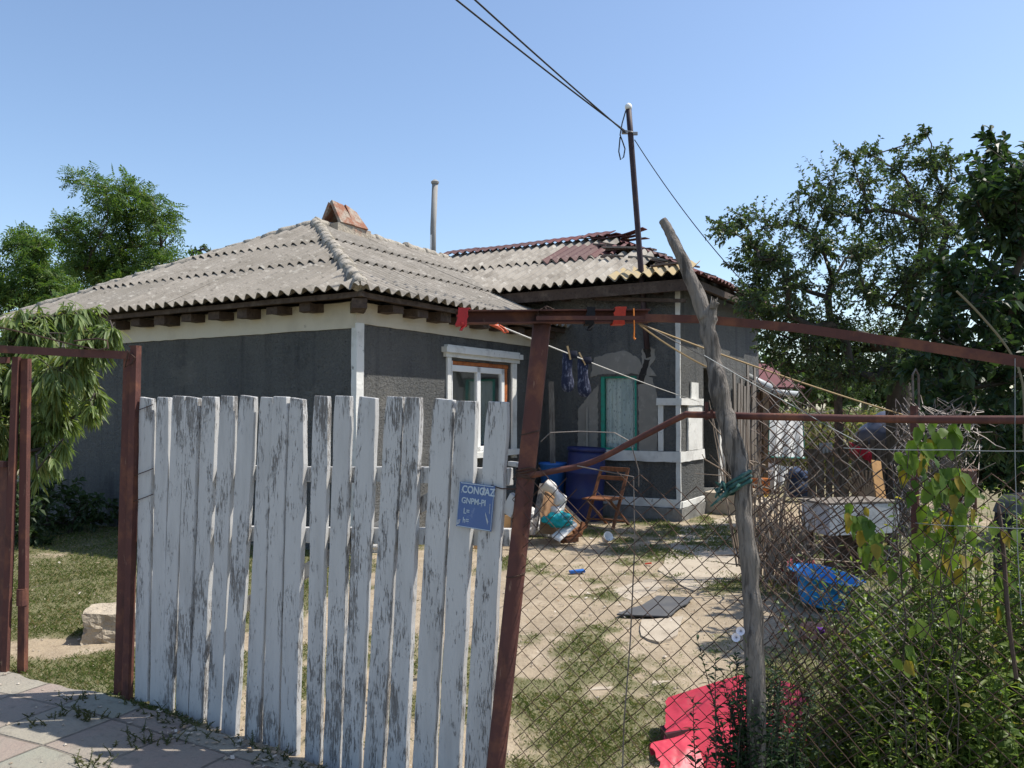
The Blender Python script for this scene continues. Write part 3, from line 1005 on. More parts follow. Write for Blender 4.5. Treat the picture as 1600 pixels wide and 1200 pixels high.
PICK = peeling('peeling white picket paint')
gate = thing('picket_gate', 'white picket gate with peeling paint between two rusty posts', 'gate', (GATE0 + GATE1) / 2)
GD = (GATE1 - GATE0).normalized()
GN = V((-GD.y, GD.x, 0))
if GN.y < 0: GN = -GN                                       # into the yard
PK = [(215, 238, 620, 211, 233, 1096), (241, 263, 620, 233, 256, 1103), (268, 291, 618, 247, 268, 1118), (288, 312, 619, 271, 293, 1124), (313, 338, 619, 291, 316, 1137),
      (344, 369, 618, 320, 344, 1143), (372, 399, 617, 346, 371, 1152), (402, 427, 620, 380, 406, 1163), (426, 451, 619, 408, 435, 1172), (449, 477, 621, 436, 464, 1184),
      (490, 517, 618, 474, 499, 1196), (523, 551, 618, 502, 531, 1206), (558, 589, 619, 533, 563, 1212), (600, 630, 619, 566, 597, 1220), (631, 659, 620, 601, 634, 1228),
      (676, 711, 622, 641, 676, 1234), (712, 748, 626, 680, 716, 1240), (760, 796, 627, 722, 764, 1246)]
rng = random.Random(42)
for i, (x0, x1, yt, u0, u1, yb) in enumerate(PK):
    mb = MB(); x1 -= 2.6; u1 -= 3.0; u0 -= 0.3
    tl, tr = onplane(x0, yt, GATE0, GATE1), onplane(x1, yt + (1 if i % 3 else 3), GATE0, GATE1)
    bl, br = onplane(u0, yb, GATE0, GATE1), onplane(u1, yb + rng.uniform(-4, 4), GATE0, GATE1)
    ns = 22
    th = 0.033 + rng.uniform(-0.003, 0.004)
    fo = rng.uniform(0, 0.010)
    vs, fs = [], []
    ph = rng.uniform(0, 50)
    for k in range(ns + 1):
        t = k / ns
        l_, r_ = bl.lerp(tl, t), br.lerp(tr, t)
        e1 = 0.004 * fbm(t * 9, ph, 1.0) + 0.002 * fbm(t * 40, ph, 1.0)
        e2 = 0.004 * fbm(t * 9, ph + 9, 1.0) + 0.002 * fbm(t * 40, ph + 5, 1.0)
        bow = 0.006 * math.sin(t * 3 + ph)
        ins = 0.006 if k == ns else 0
        if i == 9 and t > 0.78: e2 -= (t - 0.78) * 0.05           # the picket with a worn shoulder
        for p, o in ((l_ + GD * (e1 + ins), 0), (r_ + GD * (e2 - ins), 0), (r_ + GD * (e2 - ins), th), (l_ + GD * (e1 + ins), th)):
            vs.append(p + GN * (o + fo + bow))
    for k in range(ns):
        for j in range(4):
            a, b_ = k * 4 + j, k * 4 + (j + 1) % 4
            fs.append((a, b_, b_ + 4, a + 4))
    fs += [(3, 2, 1, 0), tuple(ns * 4 + j for j in range(4))]
    mb.add(vs, fs)
    mb.build('picket', PICK, gate, bevel=0.004)
for (ya, yb_) in ((738, 746), (834, 842)):
    p, q = onplane(206, ya, GATE0, GATE1) + GN * 0.067, onplane(790, yb_, GATE0, GATE1) + GN * 0.055
    MB().beam(p, q, 0.04, 0.075 if ya < 1000 else 0.06, seg=8, wob=0.002, rng=rng).build('rail', PICK, gate, bevel=0.004)
p, q = onplane(208, 1040, GATE0, GATE1) + GN * 0.085, onplane(700, 760, GATE0, GATE1) + GN * 0.085
MB().beam(p, q, 0.025, 0.07, seg=8, wob=0.002, rng=rng).build('brace', PICK, gate, bevel=0.003)
# end stile patch and worn latch blocks by the leaning post
mb = MB()
p = onplane(796, 790, GATE0, GATE1)
mb.beam(onplane(787, 806, GATE0, GATE1) + GN * 0.03, onplane(803, 776, GATE0, GATE1) + GN * 0.03, 0.03, 0.055, seg=3, wob=0.004, rng=rng)
mb.build('latch_block', PICK, gate, bevel=0.003)
mb = MB()
mb.beam(onplane(787, 726, GATE0, GATE1) + GN * 0.05, onplane(806, 728, GATE0, GATE1) + GN * 0.05, 0.03, 0.02, seg=2, wob=0.002, rng=rng)
mb.build('latch_block', PICK, gate, bevel=0.003)
mb = MB()
mb.tube([onplane(805, 724, GATE0, GATE1) + GN * 0.05, onplane(808, 760, GATE0, GATE1) + GN * 0.05, onplane(806, 815, GATE0, GATE1) + GN * 0.05], 0.007, 6)
mb.tube([onplane(768, 758, GATE0, GATE1) - GN * 0.005, onplane(786, 763, GATE0, GATE1) - GN * 0.015, onplane(806, 764, GATE0, GATE1), onplane(818, 763, GATE0, GATE1) + GN * 0.03], 0.0028, 5)
mb.build('latch_wire', RUSTD, gate)
for yy in (642, 742, 782):
    mb = MB()
    mb.tube([onplane(203, yy + 4, GATE0, GATE1) - GN * 0.02, onplane(214, yy, GATE0, GATE1) - GN * 0.006, onplane(228, yy - 5, GATE0, GATE1) - GN * 0.006, onplane(240, yy - 10, GATE0, GATE1) - GN * 0.003], 0.0025, 5)
    mb.build('hinge_wire', RUSTD, gate)

# blue notice plate
sp = [onplane(722, 752, GATE0, GATE1), onplane(777, 759, GATE0, GATE1), onplane(771, 830, GATE0, GATE1), onplane(716, 821, GATE0, GATE1)]
sc_ = sum(sp, V()) / 4
sign = thing('gas_sign', 'small scratched blue metal plate with pale lettering wired to two pickets', 'sign', sc_ - GN * 0.02)
BLUEP = mat('scratched blue enamel', (0.080, 0.135, 0.285), 0.6, [
    ('n', (0.085, 0.14, 0.31), 6, 0.45, 0.7, 5, 0.8), ('n', (0.30, 0.34, 0.40), (60, 12, 45), 0.655, 0.70, 6, 0.8), ('n', (0.16, 0.22, 0.36), 40, 0.6, 0.7, 5, 0.6)], [(30, 0.002, 4)], spec=0.3)
LETTER = mat('pale worn sign paint', (0.42, 0.50, 0.56), 0.7, [('n', (0.10, 0.16, 0.33), 55, 0.60, 0.70, 5, 0.8)])
MB().prism([p - GN * 0.020 for p in sp], GN * 0.003).build('sign_plate', BLUEP, sign, bevel=0.0012)
mb = MB()
for i in range(4):
    p, q = sp[i], sp[(i + 1) % 4]
    mb.beam(p.lerp(q, 0.02) - GN * 0.0208 + (sc_ - p) * 0.035, p.lerp(q, 0.98) - GN * 0.0208 + (sc_ - q) * 0.035, 0.0012, 0.003, up=GN if i % 2 else (0, 0, 1))
mb.build('border_line', LETTER, sign)
SX, SZ = (sp[1] - sp[0]).normalized(), ((sp[0] - sp[3]) + (sp[1] - sp[2])).normalized()
SWd, SHt = (sp[1] - sp[0]).length, (sp[0] - sp[3]).length


def letters(txt, u, v, size, wfac=1.0, bold=0.0):
    cu = bpy.data.curves.new('text', 'FONT')
    cu.body = txt
    cu.size = size
    cu.offset = bold
    cu.extrude = 0.0006
    to = bpy.data.objects.new('text', cu)
    me = bpy.data.meshes.new_from_object(to)
    mb = MB()
    p0 = sp[0] + SX * (u * SWd) - SZ * (v * SHt) - GN * 0.0212
    zz = GN * -1
    mb.add([p0 + SX * (q.co.x * wfac) + SZ * q.co.y + zz * q.co.z for q in me.vertices], [tuple(f.vertices) for f in me.polygons])
    bpy.data.objects.remove(to); bpy.data.curves.remove(cu)
    return mb.build('lettering', LETTER, sign)


letters('CONGAZ', 0.09, 0.225, 0.044, 0.84, 0.0011)
letters('GNPM-PI', 0.10, 0.46, 0.036, 0.86, 0.0007)
letters('L=', 0.18, 0.69, 0.034, 0.85, 0.0005)
letters('h=', 0.18, 0.895, 0.034, 0.85, 0.0005)
mb = MB()
for pp in ([(0.70, 0.02), (0.76, 0.10), (0.66, 0.27), (0.68, 0.12)], [(0.80, 0.60), (0.90, 0.80), (0.88, 0.86), (0.80, 0.66)], [(0.0, 0.86), (0.12, 0.83), (0.10, 0.92), (0.02, 0.97)], [(0.90, 0.40), (0.915, 0.40), (0.92, 0.62), (0.91, 0.62)]):
    mb.prism([sp[0] + SX * (u * SWd) - SZ * (v * SHt) - GN * 0.0214 for u, v in pp], GN * 0.001)
mb.build('bare_scratch', mat('bare scratched metal', (0.40, 0.43, 0.46), 0.6, [('n', (0.2, 0.25, 0.36), 50, 0.5, 0.6, 4, 0.8)]), sign)

# ------------------------------------------------------------------ rusty gate frame on the left
LP = V((-2.06, 4.62, 0))
gf = thing('metal_gate_frame', 'rusty steel gate frame with a top bar standing left of the white pickets', 'gate frame', (-2.5, 4.8, 0))
FA, FB = V((-3.35, 5.05, 0)), V((-2.02, 4.55, 0))
jt, jb = onplane(206, 556, FA, FB), onplane(190, 1104, FA, FB)
jb.z = min(jb.z, gz(jb.x, jb.y) - 0.02)
mb = MB(); mb.beam(jb + V((-.02, 0, 0)), jt + V((-.02, 0, 0)), 0.055, 0.012, up=(0.3, 1, 0), seg=8, wob=0.0008, rng=rng)
mb.beam(jb + V((.01, 0.02, 0)), jt + V((.01, 0.02, 0)), 0.012, 0.05, up=(0.3, 1, 0), seg=8, wob=0.0008, rng=rng)
mb.build('jamb', RUST, gf)
j2t, j2b = onplane(213, 541, FA, FB) + V((0.015, -0.035, 0)), onplane(202, 1098, FA, FB) + V((0.005, -0.035, 0))
mb = MB(); mb.beam(j2b, j2t, 0.040, 0.040, up=(0.3, 1, 0), seg=8, wob=0.0008, rng=rng)
mb.beam(j2t + V((-.035, 0, -0.004)), j2t + V((0.02, 0, -0.004)), 0.03, 0.006)
mb.build('jamb_pipe', RUST, gf)
mb = MB(); mb.beam(onplane(-90, 541, FA, FB), jt + V((0.01, -0.01, 0.0)), 0.045, 0.045, seg=8, wob=0.0008, rng=rng)
mb.build('top_bar', RUST, gf)
mb = MB()
mb.tube([onplane(x, y, FA, FB) + V((0, -0.05, 0)) for x, y in ((-40, 505), (0, 511), (60, 524), (110, 537), (160, 548), (176, 545), (174, 533), (160, 530), (123, 534))], 0.0045, 5)
mb.tube([onplane(x, y, FA, FB) + V((0, -0.06, 0)) for x, y in ((206, 548), (219, 560), (214, 568), (203, 575), (208, 552))], 0.004, 5)
mb.build('tie_wire', RUSTD, gf)
b0_ = atz(35, 1054, 0); t0_ = onplane(35, 556, b0_, b0_ + (FB - FA)); t0_.y = b0_.y
mb = MB(); mb.beam(V((b0_.x, b0_.y, -0.02)), V((b0_.x + 0.005, b0_.y - 0.03, t0_.z - 0.02)), 0.042, 0.042, seg=6, wob=0.0008, rng=rng)
mb.build('hinge_post', RUST, gf)
mb = MB()
for z in (0.42, 1.78):
    mb = MB(); mb.tube([(b0_.x, b0_.y - 0.02, z), (b0_.x, b0_.y - 0.02, z + 0.10)], 0.030, 10); mb.build('hinge', RUST, gf)
# the open leaf seen edge-on
leaf = thing('open_gate_leaf', 'rusty sheet metal gate leaf standing open at the left edge', 'gate leaf', (b0_.x - 0.1, b0_.y, 0))
lf0, lf1 = V((b0_.x - 0.075, b0_.y - 0.05, 0)), V((b0_.x - 0.95, b0_.y + 0.42, 0))
mb = MB(); mb.beam(lf0 + V((0.0, 0, 0.03)), lf0 + V((0.035, 0, 1.92)), 0.035, 0.035, seg=6, wob=0.001, rng=rng); mb.build('leaf_stile', RUST, leaf)
mb = MB(); mb.beam(lf1 + V((0, 0, 0.03)), lf1 + V((0, 0, 1.92)), 0.035, 0.035); mb.build('leaf_stile', RUST, leaf)
for z in (0.06, 1.27, 1.90):
    mb = MB(); mb.beam(lf0 + V((-0.02, 0, z)), lf1 + V((0, 0, z)), 0.03, 0.035); mb.build('leaf_rail', RUST, leaf)
mb = MB(); mb.prism([lf0 + V((-0.02, 0.016, 0.08)), lf1 + V((0, 0.016, 0.08)), lf1 + V((0, 0.016, 1.25)), lf0 + V((-0.02, 0.016, 1.25))], (0.002, 0.004, 0)); mb.build('sheet_panel', RUST, leaf)

# ------------------------------------------------------------------ leaning post with trellis beam and long pipe
PB = at(774, 1204, 3.42); PT = at(848, 494, 3.52)
PB2 = PB + (PB - PT) * 0.05
tr = thing('trellis_frame', 'leaning rusty pipe post carrying a short beam and a long sagging bar', 'trellis', (PB.x, PB.y, gz(PB.x, PB.y)))
mb = MB(); pts = [PB2.lerp(PT, i / 14) for i in range(15)]
mb.tube(pts, 0.0385, 20); mb.build('post', RUST, tr, smooth=True)
mb = MB()
bl_, br_ = at(712, 496, 3.46), at(1014, 494, 3.52)
dz_ = V((0, 0, 0.026))
mb.beam(bl_ - dz_, br_ - dz_, 0.055, 0.006, seg=10, wob=0.0008, rng=rng)
mb.beam(bl_ + dz_, br_ + dz_, 0.055, 0.006, seg=10, wob=0.0008, rng=rng)
mb.beam(bl_ + V((0, 0.024, 0)), br_ + V((0, 0.024, 0)), 0.006, 0.050, seg=10, wob=0.0008, rng=rng)
mb.build('cross_beam', RUST, tr)
lp = [at(838, 497, 3.44), at(1010, 497, 3.40), at(1100, 499, 3.30), at(1250, 513, 3.12), at(1420, 537, 2.90), at(1600, 566, 2.68), at(1720, 588, 2.55)]
mb = MB()
for i in range(len(lp) - 1):
    w0 = 0.017 if i == 0 else 0.030 + 0.002 * i
    mb.beam(lp[i], lp[i + 1], w0, w0 * 0.95, seg=3, wob=0.0006, rng=rng)
mb.build('long_bar', RUST, tr)
mb = MB()
for k in range(5):
    z = 0.009 * k
    c = PB.lerp(PT, 0.635) + V((0, 0, z))
    mb.tube([c + V((0.042 * math.cos(t), 0.042 * math.sin(t), 0.006 * math.sin(2 * t + k))) for t in np.linspace(0, 6.3, 14)], 0.0035, 5)
mb.build('tie_wire', RUSTD, tr)
for f in (0.735, 0.42):
    mb = MB()
    c = PB.lerp(PT, f)
    mb.tube([c + V((0.040 * math.cos(t), 0.040 * math.sin(t), 0.010 * math.cos(t))) for t in np.linspace(0, 6.3, 14)], 0.003, 5)
    mb.build('tie_wire', RUSTD, tr)
mb = MB()
c = PT + V((0.01, -0.035, 0.01))
for k in range(4):
    mb.tube([c + V((rng.uniform(-.05, .05), rng.uniform(-.02, .01), rng.uniform(-.03, .03))) for _ in range(4)], 0.0025, 4)
mb.build('wire_knot', RUSTD, tr)

# rags on the beam
REDRAG = mat('red tape', (0.40, 0.028, 0.030), 0.65, [('n', (0.26, 0.02, 0.022), 30, 0.5, 0.7, 4, 0.7)])
REDRAG2 = mat('orange red tape', (0.46, 0.045, 0.022), 0.65, [('n', (0.30, 0.03, 0.02), 30, 0.5, 0.7, 4, 0.7)])
BLACKRAG = mat('black cloth strip', (0.014, 0.014, 0.016), 0.85)
ORANGE = mat('orange string', (0.62, 0.19, 0.03), 0.7)


def wrap(px, py, w, name, label, m, tail, seed, cat='tape'):
    rr = random.Random(seed)
    c = bl_.lerp(br_, (px - 712) / (1014 - 712))
    dx = (br_ - bl_).normalized()
    rows = []
    for j in range(9):
        s = (j / 8 - 0.5) * w
        r = []
        for t in np.linspace(0, 2 * math.pi, 25):
            q = max(abs(math.cos(t)), abs(math.sin(t)))
            rx, rz = 0.034, 0.036
            r.append(c + dx * (s + 0.004 * rr.uniform(-1, 1) + 0.008 * math.sin(t)) + V((0, -math.cos(t) / q * rx, math.sin(t) / q * rz)) * (1 + 0.05 * rr.uniform(0, 1)))
        rows.append(r)
    mb = MB().grid(rows)
    for (u, ln, ww) in tail:
        p = c + dx * u + V((0, -0.037, -0.025))
        rows = [[p + dx * ((k / 4 - 0.5) * ww * (1 - 0.4 * i / 6)) + V((0, -0.006 * math.sin(i + k), -ln * i / 6)) + dx * 0.006 * math.sin(i * 0.8) for k in range(5)] for i in range(7)]
        mb.grid(rows)
    return tag(mb.build(name, m, loc=c, smooth=True, solid=0.0015), label, cat)


wrap(723, 497, 0.045, 'tape_wrap', 'red tape wrapped round the left end of the rusty beam', REDRAG, [(0.0, 0.035, 0.02)], 1)
wrap(966, 495, 0.052, 'tape_wrap', 'bright red tape wrapped round the beam right of the black strip', REDRAG2, [], 2)
wrap(920, 495, 0.036, 'cloth_strip', 'black cloth strip knotted over the rusty beam', BLACKRAG, [(0.0, 0.04, 0.03)], 3, cat='cloth')
mb = MB()
c = bl_.lerp(br_, (988 - 712) / 302)
mb.tube([c + V((0, -0.03, 0.03)), c + V((0.0, -0.04, -0.02)), c + V((0.002, -0.036, -0.06)), c + V((0.0, -0.035, -0.095)), c + V((0.006, -0.034, -0.102))], [0.003, 0.003, 0.003, 0.004, 0.006], 6)
tag(mb.build('string', ORANGE, loc=c), 'short orange string hanging from the right end of the beam', 'string')

# clothesline with socks
CL0, CL1 = at(722, 488, 3.42), at(1094, 628, 11.62)
CLA = at(772, 506, 3.62)
CORD = mat('pale cord', (0.50, 0.48, 0.44), 0.8)
ROPE = mat('yellowed rope', (0.30, 0.215, 0.115), 0.9)


def sagline(p, q, sag, n=24):
    return [V(p).lerp(V(q), i / n) - V((0, 0, sag * 4 * (i / n) * (1 - i / n))) for i in range(n + 1)]


cl = sagline(CLA, CL1, 0.02)
mb = MB(); mb.tube(cl, 0.004, 5)
tag(mb.build('clothesline', CORD, loc=CLA), 'thin pale clothesline running from the beam to the rear house corner', 'clothesline')
mb = MB()
k0 = bl_.lerp(br_, 0.24)
mb.tube([k0 + V((-.02, -0.03, -0.03)), at(766, 507, 3.6), at(776, 510, 3.62), at(787, 517, 3.68)], [0.0035, 0.005, 0.008, 0.004], 6)
mb.tube([at(780, 508, 3.6), at(788, 513, 3.62), at(794, 519, 3.66), at(788, 520, 3.68), at(781, 512, 3.64)], 0.004, 5)
tag(mb.build('string_knot', mat('coral string', (0.62, 0.13, 0.06), 0.7), loc=k0), 'coral red string knot tying the clothesline to the beam', 'string')


def clx(px):
    best = min(np.linspace(0, 1, 400), key=lambda t: abs(800 + FPX * CLA.lerp(CL1, t).x / CLA.lerp(CL1, t).y - px))
    return CLA.lerp(CL1, best) - V((0, 0, 0.02 * 4 * best * (1 - best)))


SOCK1 = mat('dark blue sock knit', (0.018, 0.022, 0.045), 0.95, [('n', (0.13, 0.14, 0.19), (60, 60, 25), 0.52, 0.60, 5, 0.9)], [(120, 0.004, 3)])
PEG = mat('pale wooden peg', (0.50, 0.34, 0.17), 0.7, [('n', (0.38, 0.24, 0.12), (60, 60, 9), 0.45, 0.6, 4, 0.7)])
for i, (px, ln, lab, plab, tw) in enumerate(((889, 0.235, 'left of two dark blue patterned socks pegged on the clothesline', 'wooden peg holding the left sock', 0.5),
                                           (912, 0.245, 'right of two dark blue patterned socks pegged on the clothesline', 'wooden peg holding the right sock', 0.2))):
    c = clx(px)
    rows = []
    prof = [(0.0, 0.034, 0.010), (0.02, 0.036, 0.014), (0.05, 0.033, 0.018), (0.10, 0.034, 0.022), (0.15, 0.040, 0.026), (0.19, 0.044, 0.028), (0.22, 0.036, 0.024), (0.235, 0.018, 0.012)]
    for (z, rx, ry) in prof:
        z *= ln / 0.235
        r = []
        for t in np.linspace(0, 2 * math.pi, 17):
            r.append(c + V((math.cos(t) * rx * math.cos(tw) - 0.006 * math.sin(z * 20) - (0.05 if i == 0 else -0.0) * z + 0.004 * math.sin(3 * t + z * 40), math.sin(t) * ry + math.cos(t) * rx * math.sin(tw) * 0.3, 0.01 - z)))
        rows.append(r)
    s_ = thing('sock', lab, 'sock', c)
    MB().grid(rows).build('sock_body', SOCK1, s_, smooth=True, subd=1)
    rows = []
    for (z, rx, ry) in ((-0.018, 0.036, 0.012), (0.0, 0.040, 0.018), (0.022, 0.040, 0.02), (0.026, 0.034, 0.014)):
        rows.append([c + V((math.cos(t) * rx + 0.012, math.sin(t) * ry, 0.0 - z)) for t in np.linspace(0, 2 * math.pi, 17)])
    MB().grid(rows).build('cuff', mat('sock cuff', (0.014, 0.016, 0.028), 0.95), s_, smooth=True)
    pg = thing('clothes_peg', plab, 'peg', c + V((0, -0.02, 0)))
    a = -0.25 - 0.3 * i
    for sgn in (-1, 1):
        MB().beam(c + V((0.01, -0.012 + sgn * 0.004, -0.035)), c + V((0.01 + a * 0.07, -0.012 + sgn * 0.011, 0.045)), 0.010, 0.007).build('peg_half', PEG, pg)

# ropes from the beam to the pole and beyond
for (a, b_, sag, r, lab, m) in (((998, 506, 3.5), (1480, 668, 4.6), 0.02, 0.0045, 'long yellowed rope running from the beam to the wire roll on the right', ROPE),
                              ((1000, 508, 3.5), (1106, 574, 3.35), 0.01, 0.004, 'short yellowed rope from the beam to the forked pole', ROPE),
                              ((1008, 508, 3.5), (1290, 646, 4.2), 0.015, 0.002, 'thin grey cord crossing behind the forked pole', WIREG)):
    p, q = at(*a), at(*b_)
    mb = MB(); mb.tube(sagline(p, q, sag, 14), r, 5)
    tag(mb.build('rope', m, loc=p), lab, 'rope')

# ------------------------------------------------------------------ power mast and cables
mp0, mp1 = at(1011, 545, 11.9), at(982, 168, 11.75)
mast = thing('power_mast', 'dark leaning steel mast with a white cap rising through the roof corner', 'mast', mp0)
MASTM = mat('dark mast pipe', (0.040, 0.025, 0.032), 0.6, [('n', (0.07, 0.045, 0.04), 9, 0.5, 0.7, 4, 0.7)])
mb = MB(); mb.tube([mp0.lerp(mp1, i / 8) for i in range(9)], 0.042, 12); mb.build('pole', MASTM, mast, smooth=True)
MB().lathe([(0.045, -0.03), (0.052, 0.0), (0.050, 0.03), (0.028, 0.055), (0, 0.07)], mp1, 12).build('cap', WHITEC, mast, smooth=True)
mk = mp0.lerp(mp1, 0.895)
mb = MB()
mb.tube([mk + V((-.06, -.02, .02)), mk + V((0.0, -.055, 0)), mk + V((0.06, -.02, -0.01)), mk + V((0.06, 0.05, 0))], 0.012, 6)
mb.box(mk + V((-0.085, -0.03, 0.0)), (0.09, 0.05, 0.05)); mb.box(mk + V((0.065, -0.03, -0.02)), (0.07, 0.04, 0.045))
mb.build('clamp', mat('grey clamp', (0.30, 0.30, 0.31), 0.5, metal=0.3), mast, bevel=0.006)
mb = MB()
mb.tube([mp1 + V((-.045, -0.04, -0.06)), mp1 + V((-.10, -0.05, -0.25)), mp1 + V((-.13, -0.05, -0.42)), mp1 + V((-.10, -.05, -0.50)), mp1 + V((-.06, -0.05, -0.62)), mp1 + V((-.08, -0.05, -0.74)), mp1 + V((-.125, -.05, -0.78)), mp1 + V((-.15, -.05, -0.66)), mp1 + V((-.13, -.05, -0.45))], 0.010, 6)
mb.build('cable_loop', WIREB, mast, smooth=True)
FARP = V((-5.4, 3.0, 7.4))
for i, (a, lab) in enumerate((((706, -6), 'lower of two black power cables sloping from the top edge to the mast'), ((738, -4), 'upper of two black power cables sloping from the top edge to the mast'))):
    p1_ = at(a[0], a[1], 8.6 - i * 0.2)
    end = mk + V((-0.07, -0.03, 0.01 - 0.02 * i))
    far = p1_ + (p1_ - end) * 0.9 + V((0, 0, 0.12))
    mid_ = (p1_ + end) / 2 - V((0, 0, 0.05 - 0.03 * i))
    pts = []
    for k in range(25):
        t = k / 24
        pts.append(far * ((1 - t) ** 2) + (p1_ * 2 - far * 0.5 - end * 0.5) * (2 * t * (1 - t)) + end * (t * t))
    mb = MB(); mb.tube(pts, 0.011, 6)
    tag(mb.build('power_cable', WIREB, loc=end), lab, 'cable')
p, q = mk + V((0.06, 0, -0.1)), at(1150, 424, 10.4)
mb = MB(); mb.tube(sagline(p, q + V((0.3, 0, -0.36)), 0.12, 16), 0.007, 5)
tag(mb.build('power_cable', WIREB, loc=p), 'thin cable sloping from the mast down into the apple tree', 'cable')

# ------------------------------------------------------------------ forked dead trunk used as fence pole
tp = [at(1184, 1215, 3.02), at(1180, 1050, 3.03), at(1174, 930, 3.05), at(1166, 820, 3.06), at(1156, 745, 3.08), at(1138, 670, 3.10), at(1122, 600, 3.12), at(1110, 540, 3.15), at(1103, 488, 3.16)]
tp[0].z = gz(tp[0].x, tp[0].y) - 0.1
pole = thing('forked_pole', 'bare grey forked tree trunk used as a fence pole', 'pole', (tp[0].x, tp[0].y, gz(tp[0].x, tp[0].y)))


def dense(pts, k=5):
    out = []
    n = len(pts)
    for i in range(n - 1):
        p0, p1, p2, p3 = pts[max(0, i - 1)], pts[i], pts[i + 1], pts[min(n - 1, i + 2)]
        for j in range(k):
            t = j / k
            out.append(0.5 * (2 * p1 + (p2 - p0) * t + (2 * p0 - 5 * p1 + 4 * p2 - p3) * t * t + (3 * p1 - p0 - 3 * p2 + p3) * t ** 3))
    out.append(pts[-1])
    return out


mb = MB()
d_ = dense(tp, 7); m_ = len(d_)
mb.tube(d_, [0.0355 - 0.005 * i / m_ + 0.007 * fbm(i * 0.4, 0, 1.0) + (0.005 if abs(i / m_ - 0.56) < 0.04 else 0) for i in range(m_)], 20)
mb.wobble(0.014, 9, 3); mb.wobble(0.006, 26, 4)
mb.build('trunk', BARK, pole, smooth=True)
lb = [at(1104, 498, 3.16), at(1086, 450, 3.18), at(1066, 405, 3.20), at(1048, 368, 3.22), at(1036, 345, 3.24)]
mb = MB(); d_ = dense(lb, 7); m_ = len(d_)
mb.tube(d_, [0.031 - 0.014 * i / m_ + 0.004 * fbm(i * 0.5, 3, 1.0) for i in range(m_)], 16); mb.wobble(0.008, 13, 5)
mb.build('long_fork', BARK, pole, smooth=True)
sb = [at(1106, 500, 3.16), at(1112, 484, 3.14), at(1119, 472, 3.13)]
mb = MB(); d_ = dense(sb, 5); mb.tube(d_, [0.028 - 0.016 * i / len(d_) for i in range(len(d_))], 10); mb.wobble(0.012, 22, 7)
for k in range(4): mb.tube([at(1110 + 2 * k, 482, 3.12), at(1112 + 3 * k, 466 + rng.uniform(-3, 4), 3.12)], [0.006, 0.001], 5)
mb.build('split_stub', BARK, pole, smooth=True)
TEAL = mat('faded green rag', (0.035, 0.10, 0.085), 0.85, [('n', (0.16, 0.23, 0.21), 30, 0.5, 0.65, 4, 0.8)])
kc = at(1153, 748, 3.06)
mb = MB()
for k in range(3):
    z = -0.018 * k
    mb.tube([kc + V((0.046 * math.cos(t), 0.046 * math.sin(t), z + 0.03 * math.cos(t + 0.5))) for t in np.linspace(0, 6.3, 18)], 0.007, 6)
for k in range(7):
    a = rng.uniform(2.6, 4.8)
    p = kc + V((0.045 * math.cos(a), 0.045 * math.sin(a), -0.03))
    mb.tube([p, p + V((rng.uniform(-.05, 0), -0.02, rng.uniform(-.03, .04))), p + V((rng.uniform(-.08, 0), -0.02, rng.uniform(-.12, 0)))], [0.005, 0.007, 0.003], 5)
mb.wobble(0.006, 60, 2)
tag(mb.build('rag_tie', TEAL, loc=kc, smooth=True), 'frayed green rag tied around the forked pole', 'rag')

# ------------------------------------------------------------------ wire fence
fence = thing('wire_fence', 'rusty chain link fence hanging between the leaning post and the right edge', 'fence', (1.2, 3.1, -0.1))
F0, F1 = V((0.02, 3.46, 0)), V((2.25, 2.52, 0))
FL = (F1 - F0).length
FD = (F1 - F0).normalized()
FN = V((FD.y, -FD.x, 0))                                  # towards the street


def chain_link(name, m, parent, P0, D, N, length, z0, ztop, cell, r, seed, amp=0.012, hscale=1.0, vscale=1.0, nseg=3, holes=None, bulge=0.0):
    """interlocked zig-zag wires; ztop(s) gives the top edge, displaced smoothly so that the mesh sags"""
    mb = MB()
    rng = random.Random(seed)
    dx, dz = cell * hscale / 4, cell * vscale / 2
    k = int(length / dx / 2) + 1
    for w in range(k):
        s0 = w * 2 * dx
        side = 1
        pts = []
        zt = ztop(min(length, s0))
        nst = int((zt - z0) / dz)
        for j in range(nst, -1, -1):
            z = z0 + j * dz
            up_r = (j + w) % 2
            s = s0 + (dx if up_r else -dx) * 1.10
            if holes and holes(s, z):
                if len(pts) > 2: mb.tube(pts, r, 4, cap=False)
                pts = []
                continue
            sn = s0 + (dx if up_r else -dx)
            o1 = amp * mnoise.noise(V((sn * 2.2, z * 2.2, seed))) + 0.12 * amp * mnoise.noise(V((sn * 30, z * 30, seed)))
            o2 = amp * mnoise.noise(V((sn * 2.2 + 9, z * 2.2, seed))) + 0.16 * amp * mnoise.noise(V((sn * 30, z * 30 + 9, seed)))
            o3 = amp * 1.5 * mnoise.noise(V((sn * 1.5, z * 1.5 + 5, seed)))
            q = P0 + D * (s + o1) + V((0, 0, z + o2)) + N * (o3 * 1.5 + (r * 1.1 if up_r else -r * 1.1))
            if pts:                                       # round the bends a little
                pa = pts[-1]
                pts.append(pa.lerp(q, 0.14) + N * 0); pts.append(pa.lerp(q, 0.86))
            pts.append(q)
        if len(pts) > 2: mb.tube(pts, r, 4, cap=False)
    return mb.build(name, m, parent)


def topA(s):
    x = s / FL
    # ragged curl beside the post, then a low sagging edge, tall again right of the pole
    z = 1.36 - 0.10 * sst(x, 0.05, 0.13) + 0.11 * sst(x, 0.12, 0.2) - 0.06 * sst(x, 0.2, 0.28)
    return z + 0.12 * sst(x, 0.50, 0.60) - 0.0


chain_link('wire_mesh', RUSTD, fence, F0 - V((0, 0, 0)), FD, FN, FL, -0.12, topA, 0.084, 0.00175, 3, amp=0.022)
